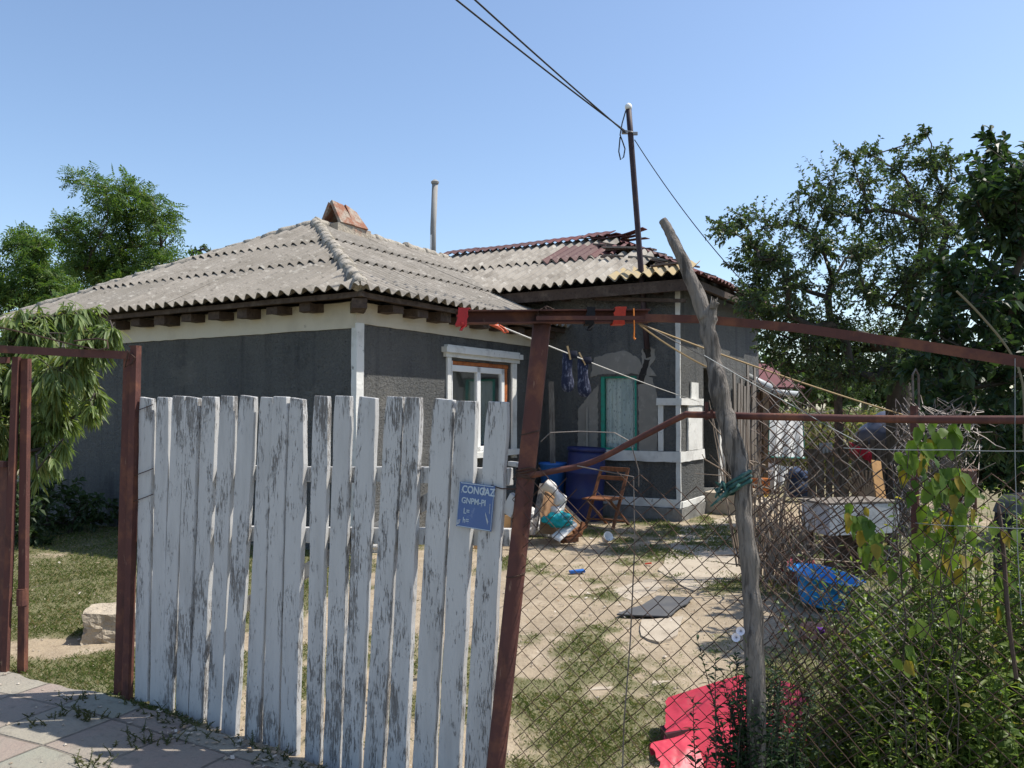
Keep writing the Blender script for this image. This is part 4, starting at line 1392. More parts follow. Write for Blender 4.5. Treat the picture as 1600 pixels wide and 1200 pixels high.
# second, slack layer behind the pole reaching above the rail
SL0 = F0 + FD * 0.955 - FN * 0.16
chain_link('slack_mesh', WIREG, fence, SL0, FD, FN, 0.55, 0.10, lambda s: 1.70 - 0.12 * sst(s, 0.1, 0.3) + 0.04 * math.sin(s * 14), 0.075, 0.0016, 8, amp=0.06, hscale=0.75, vscale=0.8)
chain_link('slack_mesh', RUSTD, fence, SL0 - FN * 0.07 + FD * 0.02, FD, FN, 0.34, 0.3, lambda s: 1.80 - 0.5 * s + 0.04 * math.sin(s * 20), 0.075, 0.0022, 9, amp=0.07, hscale=0.55, vscale=0.8)
rp = [at(812, 746, 3.46), at(860, 737, 3.44), at(925, 722, 3.42), at(1000, 684, 3.34), at(1065, 651, 3.28), at(1085, 648, 3.25), at(1200, 651, 3.1), at(1400, 655, 2.88), at(1600, 656, 2.66), at(1720, 657, 2.55)]
mb = MB(); d_ = dense(rp, 6)
mb.tube(d_, [0.0125 + 0.0015 * (i / len(d_)) for i in range(len(d_))], 10)
mb.build('top_rail', RUST, fence, smooth=True)
mb = MB()
mb.tube([at(902, 728, 3.42), at(990, 745, 3.32), at(992, 850, 3.30), at(985, 1000, 3.30), at(975, 1130, 3.28), at(972, 1230, 3.27)], 0.003, 5)
mb.tube([at(845, 690, 3.44), at(860, 676, 3.42), at(905, 674, 3.42), at(960, 676, 3.38), at(985, 690, 3.36), at(998, 735, 3.36), at(998, 760, 3.36)], 0.0024, 5)
mb.build('loose_wire', WIREG, fence)
mb = MB(); mb.beam(at(1104, 628, 3.22), at(1104, 656, 3.22), 0.012, 0.012); mb.beam(at(1112, 640, 3.2), at(1112, 654, 3.2), 0.01, 0.01)
mb.build('rail_bolt', RUST, fence)
mb = MB()
for (a, b_, c_) in (((1318, 700, 2.98), (1480, 703, 2.79), (1640, 704, 2.6)), ((1430, 817, 2.86), (1520, 822, 2.76), (1640, 826, 2.62)), ((1100, 555, 3.0), (1250, 640, 3.0), (1340, 690, 3.0))):
    mb.tube(sagline(at(*a), at(*b_), 0.003, 8) + sagline(at(*b_), at(*c_), 0.003, 8)[1:], 0.0014, 4)
mb.tube([at(1586, 560, 2.66), at(1586, 720, 2.66), at(1590, 860, 2.66), at(1596, 960, 2.66)], 0.0014, 4)
mb.build('strand_wire', mat('thin bright wire', (0.22, 0.24, 0.25), 0.6, metal=0.3), fence)

# standing roll of old mesh farther along
RC = at(1452, 800, 4.3)
rollz = 0.0
roll = thing('wire_mesh_roll', 'upright roll of old chain link mesh standing behind the fence', 'mesh roll', (RC.x, RC.y, 0))
mb = MB()
rng = random.Random(77)
for ring in range(4):
    R_ = 0.20 - ring * 0.045
    per = 2 * math.pi * R_
    cellw = 0.055
    k = int(per / cellw)
    for w in range(k):
        pts = []
        top = 1.60 + 0.05 * math.sin(w * 0.7 + ring) + rng.uniform(-0.03, 0.03)
        j = 0
        z = top
        while z > 0.02:
            t = (w + (0.5 if j % 2 else -0.5)) * cellw / R_ + rng.uniform(-.05, .05)
            lean = 0.10 * (z / 1.6) ** 2
            p = V((RC.x + R_ * math.cos(t) * (1 + 0.25 * fbm(z, ring, 1.4)) + lean * 0.4 + 0.04 * fbm(z * 3, w * 0.2, 1.0), RC.y + R_ * math.sin(t) + 0.03 * fbm(z * 3, w * 0.2 + 7, 1.0), z + rng.uniform(-.008, .008)))
            pts.append(p)
            z -= 0.042; j += 1
        mb.tube(pts, 0.0026, 3, cap=False)
mb.build('rolled_mesh', WIREG, roll)
mb = MB()
for k in range(70):
    t = rng.uniform(0, 6.28)
    r_ = rng.uniform(0.02, 0.24)
    p = V((RC.x + 0.05 + r_ * math.cos(t), RC.y + r_ * math.sin(t), 1.45 + rng.uniform(-0.1, 0.17)))
    q = [p]
    for _ in range(3): q.append(q[-1] + V((rng.uniform(-.06, .08), rng.uniform(-.05, .05), rng.uniform(-.05, .05))))
    mb.tube(q, 0.0024, 3, cap=False)
mb.tube([V((RC.x - 0.10, RC.y - 0.05, 1.55)), V((RC.x - 0.10, RC.y - 0.05, 1.78)), V((RC.x - 0.085, RC.y - 0.05, 1.81)), V((RC.x - 0.07, RC.y - 0.05, 1.78)), V((RC.x - 0.07, RC.y - 0.05, 1.5))], 0.006, 5)
mb.build('tangled_ends', WIREG, roll)
mb = MB(); mb.tube([(RC.x - 0.14, RC.y - 0.12, -0.1), (RC.x - 0.13, RC.y - 0.12, 1.62)], 0.02, 8); mb.build('stake', RUST, roll)

# heap of brushwood beyond the slack mesh
bpz = at(1210, 860, 7.4)
bp_ = thing('brush_pile', 'tangled heap of dry brown brushwood behind the slack mesh and forked pole', 'brushwood', V((bpz.x, bpz.y, 0)))
BRUSH = mat('dry brushwood', (0.155, 0.115, 0.085), 0.9, [('i', (0.26, 0.21, 0.165), 0.9)])
mb = MB()
for k in range(150):
    bpx = rng.uniform(1172, 1268); x = at(bpx, 800, 7.3).x
    y = 7.3 + rng.uniform(-0.25, 0.5)
    h = rng.uniform(0.5, 1.0) * (1.75 if bpx < 1203 else 0.65)
    p = V((x, y, rng.uniform(-0.02, 0.25)))
    d = V((rng.uniform(-.22, .22), rng.uniform(-.15, .15), 1)) * h
    if rng.random() < 0.3: d = V((rng.uniform(-.6, .6), rng.uniform(-.3, .3), rng.uniform(-.1, .5))); p.z = rng.uniform(0.1, 1.2 if bpx < 1200 else 0.5)
    q = [p + d * t + V((rng.uniform(-.025, .025), rng.uniform(-.025, .025), 0)) for t in (0, .3, .6, .85, 1)]
    r_ = rng.uniform(0.004, 0.013)
    mb.tube(q, [r_, r_ * .9, r_ * .7, r_ * .5, r_ * .25], 4, cap=False)
mb.build('twigs', BRUSH, bp_)

# ------------------------------------------------------------------ things in the yard
rng = random.Random(31)


def crumple(mb, c, rad, amp, freq, seed, n=3, R=None):
    bm = bmesh.new()
    bmesh.ops.create_icosphere(bm, subdivisions=n, radius=1.0)
    bm.verts.index_update()
    vs = []
    for v in bm.verts:
        d = 1 + amp * mnoise.noise(v.co * freq + V((seed, 0, 0))) + amp * 0.6 * abs(mnoise.noise(v.co * freq * 2.3 + V((0, seed, 0))))
        p = V((v.co.x * rad[0] * d, v.co.y * rad[1] * d, v.co.z * rad[2] * d))
        if R: p = R @ p
        p = V(c) + p
        vs.append(p)
    fs = [tuple(v.index for v in f.verts) for f in bm.faces]
    bm.free()
    return mb.add(vs, fs)


# blue drum
DRUM = mat('dark blue plastic', (0.018, 0.026, 0.11), 0.45, [('n', (0.03, 0.036, 0.09), 5, 0.45, 0.7, 5, 0.8)])
dp = V((at(911, 700, 11.95).x, 11.95, 0))
drum = thing('blue_drum', 'tall dark blue plastic drum against the rear wall', 'drum', dp)
Rt = Matrix.Rotation(math.radians(3), 3, 'Y')
mb = MB().lathe([(0.24, 0.0), (0.265, 0.02), (0.28, 0.10), (0.275, 0.3), (0.29, 0.315), (0.29, 0.345), (0.275, 0.36), (0.285, 0.66), (0.298, 0.675), (0.298, 0.705), (0.282, 0.72), (0.27, 0.95), (0.262, 1.0)], dp, 32, Rt)
mb.build('drum_body', DRUM, drum, smooth=True)
MB().lathe([(0.262, 0.995), (0.285, 1.0), (0.285, 1.04), (0.27, 1.055), (0.25, 1.04), (0.0, 1.035)], dp, 32, Rt).build('lid', DRUM, drum, smooth=True)
bp = V((at(864, 740, 12.15).x, 12.15, 0))
bk = thing('blue_bucket', 'bright blue bucket rim showing beside the drum behind the leaning post', 'bucket', bp)
BLUEB = mat('bright blue plastic', (0.03, 0.13, 0.42), 0.4)
MB().lathe([(0.13, 0.0), (0.20, 0.78), (0.215, 0.79), (0.215, 0.82), (0.19, 0.81), (0.12, 0.05)], bp, 24).build('bucket_body', BLUEB, bk, smooth=True)
mb = MB(); mb.tube([bp + V((-0.2, 0, 0.80)), bp + V((-0.12, -0.15, 0.70)), bp + V((0.12, -0.15, 0.70)), bp + V((0.2, 0, 0.80))], 0.008, 6); mb.build('bucket_handle', WIREG, bk)
# planks on the wall
pk = thing('leaning_plank', 'long grey plank leaning upright on the dark wall beside the drum', 'plank', atz(868, 815))
mb = MB(); mb.beam(V((at(866, 740, 12.25).x, 12.25, 0.0)), at(861, 596, 12.45), 0.085, 0.03, up=(0, 1, 0), seg=10, wob=0.002, rng=rng); mb.build('board', OLDWOOD, pk, bevel=0.003)
pk = thing('leaning_stick', 'short pale stick leaning beside the green window', 'stick', at(917, 690, 12.4))
mb = MB(); mb.beam(V((at(917, 800, 12.4).x, 12.36, 0)), at(917, 636, 12.46), 0.03, 0.02, up=(0, 1, 0), seg=6, wob=0.002, rng=rng); mb.build('lath', PATCH, pk)

# folding chair
ch_o = atz(957, 829)
chair = thing('folding_chair', 'brown wooden folding chair standing by the drum', 'chair', ch_o)
cf, cw = V((-0.60, -0.80, 0)), V((-0.80, 0.60, 0))
cz = V((0, 0, 1))
wdt = 0.42
for k in (0, 1):
    o = ch_o + cw * (wdt * k)
    mb = MB(); mb.beam(o, o - cf * 0.44 + cz * 0.80, 0.045, 0.022, up=cf, seg=4, wob=0.001, rng=rng); mb.build('back_rail', BROWNWOOD, chair, bevel=0.004)
    o2 = ch_o + cw * (0.03 + (wdt - 0.06) * k)
    mb = MB(); mb.beam(o2 - cf * 0.52, o2 + cf * 0.02 + cz * 0.40, 0.040, 0.020, up=cf, seg=4, wob=0.001, rng=rng); mb.build('leg', BROWNWOOD, chair, bevel=0.004)
sb_ = ch_o - cf * 0.16 + cz * 0.40
mb = MB()
for k in range(4):
    o = sb_ + cf * (0.19 - 0.105 * k)
    mb.beam(o - cw * 0.01, o + cw * (wdt + 0.01), 0.095, 0.018, seg=3, wob=0.001, rng=rng)
mb.build('seat', BROWNWOOD, chair, bevel=0.003)
for zz, hh in ((0.775, 0.06), (0.66, 0.055)):
    o = ch_o - cf * (0.44 * zz / 0.80) + cz * zz
    mb = MB(); mb.beam(o, o + cw * wdt, 0.018, hh, seg=4, wob=0.001, rng=rng); mb.build('backrest_slat', BROWNWOOD, chair, bevel=0.003)
mb = MB(); o = ch_o - cf * 0.06 + cz * 0.12; mb.beam(o, o + cw * wdt, 0.03, 0.022); o = ch_o - cf * 0.44 + cz * 0.07; mb.beam(o + cw * .03, o + cw * (wdt - .03), 0.03, 0.022); mb.build('stretcher', BROWNWOOD, chair)

# rubbish pile by the post
HARD = mat('brown hardboard', (0.26, 0.15, 0.075), 0.8, [('n', (0.18, 0.10, 0.05), 4, 0.42, 0.68, 5, 0.7)])
BAGW = mat('white plastic sack', (0.62, 0.60, 0.56), 0.55, [('n', (0.48, 0.44, 0.38), 5, 0.5, 0.7, 5, 0.6)], [(25, 0.02, 4)])
TEALB = mat('teal plastic bag', (0.0, 0.30, 0.33), 0.4, [('n', (0.40, 0.55, 0.55), 9, 0.60, 0.66, 4, 0.8), ('n', (0.0, 0.18, 0.21), 14, 0.5, 0.7, 3, 0.6)], [(28, 0.02, 3)])
b_ = thing('hardboard_sheet', 'brown hardboard panel tilted over the rubbish pile', 'panel', atz(870, 832))
MB().prism([at(846, 757, 10.05), at(909, 816, 10.3), at(896, 838, 9.95), at(843, 834, 9.7)], (0.01, 0.02, 0.008)).build('panel_sheet', HARD, b_)
mb = MB(); mb.beam(at(847, 756, 10.02), at(832, 836, 9.6), 0.055, 0.02, seg=4, wob=0.002, rng=rng); mb.beam(at(851, 760, 10.02), at(838, 828, 9.75), 0.02, 0.02, seg=2); mb.beam(at(848, 756, 10.0), at(911, 818, 10.25), 0.02, 0.025)
mb.build('panel_edge', OLDWOOD, b_)
mb = MB()
pts = dense([at(850, 757, 9.85), at(866, 765, 9.82), at(874, 780, 9.80), at(878, 789, 9.78), at(870, 802, 9.75), at(860, 812, 9.7)], 6)
mb.tube(pts, [0.055 + 0.022 * math.sin(i * 0.6) for i in range(len(pts))], 16); mb.wobble(0.035, 9, 3); mb.wobble(0.012, 26, 4)
tag(mb.build('plastic_wrap', BAGW, loc=pts[0], smooth=True), 'long crumpled white plastic wrap drooping over the hardboard panel', 'wrap')
mb = MB(); c = atz(846, 838); crumple(mb, c + V((0, 0, 0.09)), (0.20, 0.17, 0.12), 0.5, 1.6, 2, 4); crumple(mb, c + V((-0.06, 0.1, 0.20)), (0.14, 0.12, 0.12), 0.5, 1.9, 5, 4)
crumple(mb, c + V((0.20, -0.06, 0.05)), (0.14, 0.14, 0.07), 0.6, 2.0, 7, 4)
tag(mb.build('plastic_sack', BAGW, loc=c, smooth=True), 'crumpled white plastic sack at the foot of the leaning post', 'sack')
mb = MB(); c = at(872, 812, 9.72); crumple(mb, c, (0.165, 0.10, 0.085), 0.35, 2.2, 11, 4)
tag(mb.build('plastic_bag', TEALB, loc=c, smooth=True), 'shiny teal plastic bag lying on the rubbish pile', 'bag')
b_ = thing('tilted_board', 'dirty white board tilted in front of the teal bag', 'board', atz(880, 840))
MB().prism([at(862, 840, 9.62), at(874, 847, 9.5), at(902, 822, 9.72), at(892, 815, 9.85)], (0, 0.01, 0.03)).build('panel_sheet', WHITE, b_, bevel=0.004)
for i, (p, q, w, lab) in enumerate((((878, 846, 9.7), (908, 833, 9.8), 0.06, 'rough plank scrap beneath the white board'), ((884, 845, 9.6), (903, 843, 9.65), 0.05, 'short sawn block lying in front of the rubbish pile'),
                                  ((896, 832, 9.9), (914, 822, 10.0), 0.045, 'thin brown batten sticking out right of the rubbish pile'), ((905, 838, 9.9), (911, 816, 9.95), 0.03, 'small upright brown stick end at the rubbish pile'))):
    mb = MB(); P, Q = at(*p), at(*q); P.z = max(P.z, 0.03); Q.z = max(Q.z, 0.04); mb.beam(P, Q, w, 0.05, seg=3, wob=0.003, rng=rng)
    tag(mb.build('wood_scrap', BROWNWOOD, loc=P, bevel=0.003), lab, 'wood scrap', 'wood scraps of the rubbish pile')
b_ = thing('furniture_board', 'smooth orange tan furniture panel standing between the gate and the post', 'board', atz(785, 856))
TAN = mat('tan furniture board', (0.52, 0.29, 0.115), 0.6, [('n', (0.46, 0.25, 0.095), 3, 0.4, 0.7, 3, 0.6)])
MB().prism([at(740, 858, 9.5), at(798, 853, 9.4), at(800, 805, 9.5), at(742, 806, 9.6)], (0.0, 0.02, 0)).build('panel_sheet', TAN, b_)
mb = MB(); mb.beam(at(799, 858, 9.38), at(801, 800, 9.48), 0.04, 0.03); mb.build('panel_edge', DARKWOOD, b_)
# more junk half seen through the picket gaps
mb = MB(); c = atz(588, 862); crumple(mb, c + V((0, 0, 0.10)), (0.18, 0.16, 0.16), 0.45, 1.7, 21, 4); tag(mb.build('plastic_sack', BAGW, loc=c, smooth=True), 'pale sack slumped under the sunlit wall, seen between pickets', 'sack')
# cup, blue bottle cap, concrete block
cp_ = atz(945, 850)
cup = thing('white_pot', 'small white handled pot lying in the yard before the chair', 'pot', cp_)
Rc = Matrix.Rotation(math.radians(55), 3, 'X') @ Matrix.Rotation(math.radians(20), 3, 'Y')
MB().lathe([(0.0, 0.0), (0.035, 0.0), (0.045, 0.01), (0.056, 0.10), (0.060, 0.105), (0.052, 0.10), (0.04, 0.015), (0.0, 0.012)], cp_ + V((0, 0, 0.05)), 20, Rc).build('pot_body', WHITEC, cup, smooth=True)
mb = MB(); mb.tube([cp_ + Rc @ V((0.05, 0, 0.09)) + V((0, 0, .05)), cp_ + Rc @ V((0.095, 0, 0.075)) + V((0, 0, .05)), cp_ + Rc @ V((0.09, 0, 0.035)) + V((0, 0, .05)), cp_ + Rc @ V((0.045, 0, 0.02)) + V((0, 0, .05))], 0.007, 6); mb.build('handle', WHITEC, cup, smooth=True)
mb = MB(); mb.beam(atz(890, 893, 0.03), atz(913, 892, 0.03), 0.05, 0.02); mb.wobble(0.01, 20, 1)
tag(mb.build('plastic_scrap', BLUEB, loc=atz(901, 893)), 'flat blue plastic scrap lying on the bare soil', 'scrap')
mb = MB(); mb.beam(atz(1008, 881, 0.02), atz(1018, 880, 0.03), 0.035, 0.01)
tag(mb.build('plastic_scrap', REDRAG2, loc=atz(1013, 881)), 'tiny red plastic scrap on the soil near the path slab', 'scrap')
cb0 = atz(150, 1004)
mb = MB()
bm = bmesh.new(); bmesh.ops.create_cube(bm, size=1.0); bmesh.ops.subdivide_edges(bm, edges=bm.edges[:], cuts=9, use_grid_fill=True); bm.verts.index_update()
Rb = Matrix.Rotation(math.radians(14), 3, 'Z')
vs = []
for v in bm.verts:
    p = v.co.copy()
    k = 0.10 * max(0, -p.x) + 0.02
    q = V((p.x * 0.52, p.y * 0.34, p.z * 0.23))
    q += mnoise.noise_vector(q * 9) * 0.016 * (1.6 if p.x < -0.2 else 0.35) + mnoise.noise_vector(q * 30) * 0.008
    if p.x < -0.3 and p.z < 0.2: q.x += 0.06 * abs(fbm(q.y * 9, q.z * 9, 1.0))
    vs.append(cb0 + V((0.13, 0.17, 0.08)) + Rb @ q)
mb.add(vs, [tuple(v.index for v in f.verts) for f in bm.faces]); bm.free()
CBLK = mat('pale rubble concrete', (0.42, 0.36, 0.275), 0.95, [('n', (0.28, 0.23, 0.17), 8, 0.48, 0.66, 6, 0.8), ('n', (0.18, 0.14, 0.11), 26, 0.6, 0.72, 5, 0.6)], [(40, 0.01, 5), (12, 0.03, 5)])
tag(mb.build('concrete_block', CBLK, loc=cb0, smooth=False), 'broken pale concrete block on the grass beside the gate jamb', 'block')
mb = MB(); bpos = atz(33, 943); crumple(mb, bpos + V((0, 0, 0.04)), (0.03, 0.03, 0.03), 0.1, 1, 1, 2); tag(mb.build('fallen_fruit', mat('yellow fruit', (0.6, 0.5, 0.02), 0.5), loc=bpos, smooth=True), 'yellow fruit lying on the grass near the left gate', 'fruit')

# red moulded plastic shell
REDPL = mat('pinkish red plastic', (0.52, 0.040, 0.068), 0.48, [('n', (0.48, 0.035, 0.06), 3, 0.4, 0.7, 4, 0.7), ('n', (0.60, 0.14, 0.15), 22, 0.60, 0.72, 6, 0.5), ('n', (0.27, 0.10, 0.085), 9, 0.58, 0.70, 9, 0.6)], [(6, 0.012, 3)], spec=0.45)
shell = thing('plastic_slide', 'broken pinkish red moulded plastic slide lying behind the wire fence', 'slide', at(1100, 1180, 3.95))


def shellpart(name, tl, trr, bl, brr, roll, seed, nx=26, nz=14):
    """a curved panel with a rolled upper lip; corners from left top round"""
    rows = []
    tl, trr, bl, brr = V(tl), V(trr), V(bl), V(brr)
    up_ = ((tl - bl) + (trr - brr)).normalized()
    ax = ((trr - tl) + (brr - bl)).normalized()
    nrm = ax.cross(up_).normalized()
    if nrm.y > 0: nrm = -nrm
    for k in range(6):                                     # the lip rolls back and down
        t = 3.6 - k * 0.65
        r = []
        for i in range(nx + 1):
            s = i / nx
            e = tl.lerp(trr, s) + nrm * (-0.006 * s ** 6 - roll)
            r.append(e + nrm * (roll * math.cos(t)) + up_ * (roll * math.sin(t)))
        rows.append(r)
    for j in range(1, nz + 1):
        t = j / nz
        r = []
        for i in range(nx + 1):
            s = i / nx
            p = tl.lerp(trr, s).lerp(bl.lerp(brr, s), t)
            p = p + nrm * (0.018 * math.sin(math.pi * t) - 0.006 * (s ** 6)) + V((0, 0, 0.006 * fbm(s * 5, t * 5, 1.0, seed)))
            if i == 0: p = p + ax * 0.02 * fbm(t * 7, 0, 1.0, seed)
            r.append(p)
        rows.append(r)
    return MB().grid(rows).build(name, REDPL, shell, smooth=True, solid=0.006)


shellpart('upper_panel', at(1044, 1092, 4.35), at(1160, 1055, 4.15), at(1040, 1160, 3.98), at(1185, 1150, 3.86), 0.028, 1)
shellpart('middle_panel', at(1072, 1151, 3.93), at(1205, 1130, 3.84), at(1085, 1225, 3.74), at(1215, 1225, 3.66), 0.026, 2)
shellpart('front_panel', at(1018, 1164, 3.86), at(1084, 1150, 3.90), at(1040, 1230, 3.62), at(1105, 1215, 3.70), 0.026, 3)
shellpart('side_panel', at(1212, 1062, 4.3), at(1268, 1085, 4.1), at(1205, 1150, 4.0), at(1262, 1165, 3.9), 0.02, 4)
mb = MB(); mb.prism([at(1040, 1148, 4.0), at(1075, 1140, 4.0), at(1200, 1128, 3.9), at(1200, 1180, 3.9), at(1045, 1185, 3.95)], (0, 0.16, -0.02)); mb.build('hollow_shade', mat('painted hollow shade', (0.05, 0.012, 0.016), 0.7), shell)  # solid dark prism; the shade inside the shell is put into its colour

# blue basin, faded red bag, white cupboard on dark legs
bs = atz(1298, 962)
bs.y += 0.2
BASIN = mat('light blue plastic basin', (0.015, 0.27, 0.66), 0.35, [('n', (0.01, 0.22, 0.58), 6, 0.4, 0.7, 4, 0.7)], spec=0.5)
bas = thing('blue_basin', 'bright blue plastic wash basin standing askew behind the wire fence', 'basin', bs)
Rn = Matrix.Rotation(math.radians(9), 3, 'Y') @ Matrix.Rotation(math.radians(6), 3, 'X')
pr = [(0.0, 0.0), (0.165, 0.0), (0.175, 0.012), (0.20, 0.12), (0.215, 0.17), (0.222, 0.172), (0.235, 0.235), (0.262, 0.240), (0.268, 0.228), (0.262, 0.246), (0.232, 0.242), (0.206, 0.15), (0.17, 0.02), (0.0, 0.015)]
MB().lathe(pr, bs + V((0, 0, 0.05)), 40, Rn, cap=False).build('bowl', BASIN, bas, smooth=True)
for sgn in (-1, 1):
    mb = MB(); mb.box(bs + Rn @ V((sgn * 0.27, 0, 0.238)) + V((0, 0, .05)), (0.06, 0.12, 0.014), Rn)
    mb.build('handle', BASIN, bas, bevel=0.006)
REDB = mat('faded red plastic bag', (0.30, 0.045, 0.07), 0.6, [('n', (0.20, 0.03, 0.045), 9, 0.45, 0.7, 4, 0.7)], [(20, 0.02, 3)])
mb = MB(); c = atz(1252, 914); crumple(mb, c + V((0, 0, 0.11)), (0.15, 0.12, 0.13), 0.5, 2.0, 31, 4)
tag(mb.build('plastic_bag', REDB, loc=c, smooth=True), 'faded red crumpled bag on the ground behind the blue basin', 'bag')
cc = atz(1330, 905)
cab = thing('painted_cupboard', 'weathered white painted drawer box standing on a dark stand', 'cupboard', cc)
WPNT = mat('chalky white paint', (0.50, 0.52, 0.55), 0.8, [('n', (0.30, 0.31, 0.33), 14, 0.5, 0.68, 6, 0.7), ('n', (0.14, 0.13, 0.13), 30, 0.62, 0.72, 5, 0.8)], [(60, 0.003, 3)])
p0 = at(1295, 790, 7.55); p1 = at(1405, 795, 7.75); 
zt, zb = 0.72, 0.44
f0, f1 = V((p0.x, p0.y, 0)), V((p1.x, p1.y, 0))
dn = V((f1 - f0).yx.to_3d()) if False else V((-(f1 - f0).y, (f1 - f0).x, 0)).normalized() * 0.42
mb = MB(); mb.prism([f0 + V((0, 0, zb)), f1 + V((0, 0, zb)), f1 + V((0, 0, zt)), f0 + V((0, 0, zt))], dn); mb.build('box', WPNT, cab, bevel=0.006)
mb = MB(); mb.prism([f0 + V((-.02, 0, zt + 0.002)), f1 + V((.02, 0, zt + 0.002)), f1 + V((.02, 0, zt + 0.02)), f0 + V((-.02, 0, zt + 0.02))], dn * 1.05); mb.build('top', OLDWOOD, cab)
m0 = f0.lerp(f1, 0.5)
mb = MB(); mb.prism([f0.lerp(f1, .49) + V((0, 0, zb + .02)) - dn * 0.012, f0.lerp(f1, .51) + V((0, 0, zb + .02)) - dn * 0.012, f0.lerp(f1, .51) + V((0, 0, zt - .02)) - dn * 0.012, f0.lerp(f1, .49) + V((0, 0, zt - .02)) - dn * 0.012], dn * 0.01); mb.build('drawer_gap', DARKWOOD, cab)
for s, t in ((0.06, 0.05), (0.92, 0.05), (0.06, 0.9), (0.92, 0.9), (0.45, 0.05)):
    p = f0.lerp(f1, s) + dn * t
    mb = MB(); mb.beam(V((p.x, p.y, -0.02)), V((p.x, p.y, zb)), 0.07, 0.07); mb.build('leg', DARKWOOD, cab)
mb = MB(); mb.prism([f0.lerp(f1, .1) + dn * 0.4 + V((0, 0, 0.02)), f1 + dn * 0.4 + V((0, 0, 0.02)), f1 + dn * .4 + V((0, 0, zb - .01)), f0.lerp(f1, .1) + dn * .4 + V((0, 0, zb - .01))], dn * 0.05); mb.build('back_board', DARKWOOD, cab)

# pallet fence and things on it
PAL = mat('dark weathered board', (0.105, 0.082, 0.066), 0.9, [('i', (0.19, 0.155, 0.125), 0.8), ('n', (0.05, 0.04, 0.034), (30, 30, 4), 0.48, 0.66, 6, 0.8)], [((60, 60, 6), 0.004, 4)])
pf = thing('board_fence', 'low fence of dark upright boards behind the shed path', 'fence', atz(1300, 830))
x = 1262
i = 0
while x < 1425:
    w = rng.uniform(9, 15)
    Yp = 11.3 - 0.6 * (x - 1262) / 160
    top = 690 + rng.uniform(-4, 6) + (8 if x < 1290 else 0)
    p = at(x + w / 2, 800, Yp); q = at(x + w / 2 + rng.uniform(-2, 2), top, Yp)
    mb = MB(); mb.beam(V((p.x, p.y, -0.05)), q, (w - 1) / FPX * Yp, 0.025, up=(0, 1, 0), seg=4, wob=0.004, rng=rng); mb.build('board', PAL, pf)
    x += w + rng.uniform(0, 3); i += 1
for zz in (0.35, 1.0):
    mb = MB(); mb.beam(V((at(1255, 700, 11.36).x, 11.36, zz)), V((at(1430, 700, 10.76).x, 10.76, zz)), 0.04, 0.09); mb.build('rail', PAL, pf)
wp = thing('wooden_post', 'slim brown wooden post standing behind the low board fence', 'post', atz(1312, 790))
mb = MB(); mb.beam(V((at(1313, 800, 11.7).x, 11.7, -0.1)), at(1309, 590, 11.7), 0.09, 0.09, seg=6, wob=0.003, rng=rng); mb.build('post_shaft', DARKWOOD, wp)
CLOTHR = mat('red cloth', (0.42, 0.025, 0.045), 0.9, [('n', (0.26, 0.015, 0.03), 9, 0.45, 0.7, 4, 0.7)])


def drape(name, label, cat, m, p, q, depth, fall, seed, nx=20, nz=14):
    """cloth hung over an edge from p to q, falling on the near side"""
    p, q = V(p), V(q)
    d = (q - p).normalized()
    n_ = V((d.y, -d.x, 0))
    if n_.y > 0: n_ = -n_
    rows = []
    r2 = random.Random(seed)
    falls = [fall * (0.75 + 0.4 * mnoise.noise(V((i * 0.23, seed, 0)))) for i in range(nx + 1)]
    for j in range(nz + 1):
        t = j / nz
        r = []
        for i in range(nx + 1):
            s = i / nx
            e = p.lerp(q, s)
            if t < 0.3: off = n_ * (-0.06 + 0.12 * t / 0.3); z = 0.012 * math.sin(t / 0.3 * 3.14)
            else: off = n_ * (0.06 + 0.02 * math.sin(i * 1.1 + seed) * (t - 0.3) * 2); z = -falls[i] * (t - 0.3) / 0.7
            r.append(e + off + V((0, 0, z + 0.008 * mnoise.noise(V((i * 0.5, j * 0.5, seed))))))
        rows.append(r)
    return tag(MB().grid(rows).build(name, m, loc=p, smooth=True, solid=0.005), label, cat)


drape('red_cloth', 'bright red cloth hung over the board fence beside the slim post', 'cloth', CLOTHR, at(1327, 692, 11.05), at(1362, 708, 10.95), 0.1, 0.17, 2)
drape('brown_cloth', 'brown cloth hung over the boards right of the vine', 'cloth', mat('brown cloth', (0.16, 0.085, 0.06), 0.9, [('n', (0.09, 0.05, 0.035), 12, 0.45, 0.7, 4, 0.7)]), at(1478, 736, 5.4), at(1527, 736, 5.3), 0.1, 0.30, 5)
drape('grey_cloth', 'pale grey cloth on the left end of the board fence', 'cloth', mat('grey cloth', (0.34, 0.33, 0.33), 0.9, [('n', (0.2, 0.2, 0.2), 9, 0.45, 0.7, 4, 0.7)]), at(1280, 694, 11.15), at(1300, 693, 11.1), 0.1, 0.16, 7)
OCH = mat('ochre plank', (0.36, 0.20, 0.075), 0.8, [('n', (0.24, 0.13, 0.05), (20, 20, 5), 0.45, 0.66, 5, 0.8)])
mb = MB(); mb.beam(at(1368, 720, 8.6), at(1378, 792, 8.3), 0.10, 0.02, up=(0, 1, 0), seg=5, wob=0.004, rng=rng)
tag(mb.build('ochre_board', OCH, loc=at(1373, 790, 8.3)), 'ochre board leaning behind the white drawer box', 'board')
mb = MB(); c = at(1352, 762, 8.9)
R0 = Matrix.Rotation(math.radians(80), 3, 'X')
for k in range(16):
    t = k / 15 * math.pi
    mb.tube([c + V((0, 0, -0.16)), c + V((-math.cos(t) * 0.22, 0.02, 0.02 + 0.17 * math.sin(t)))], 0.012, 5)
tag(mb.build('twig_broom', mat('dry twigs', (0.20, 0.145, 0.10), 0.9), loc=c - V((0, 0, .3))), 'fan of dry brown broom twigs above the white drawer box', 'broom')
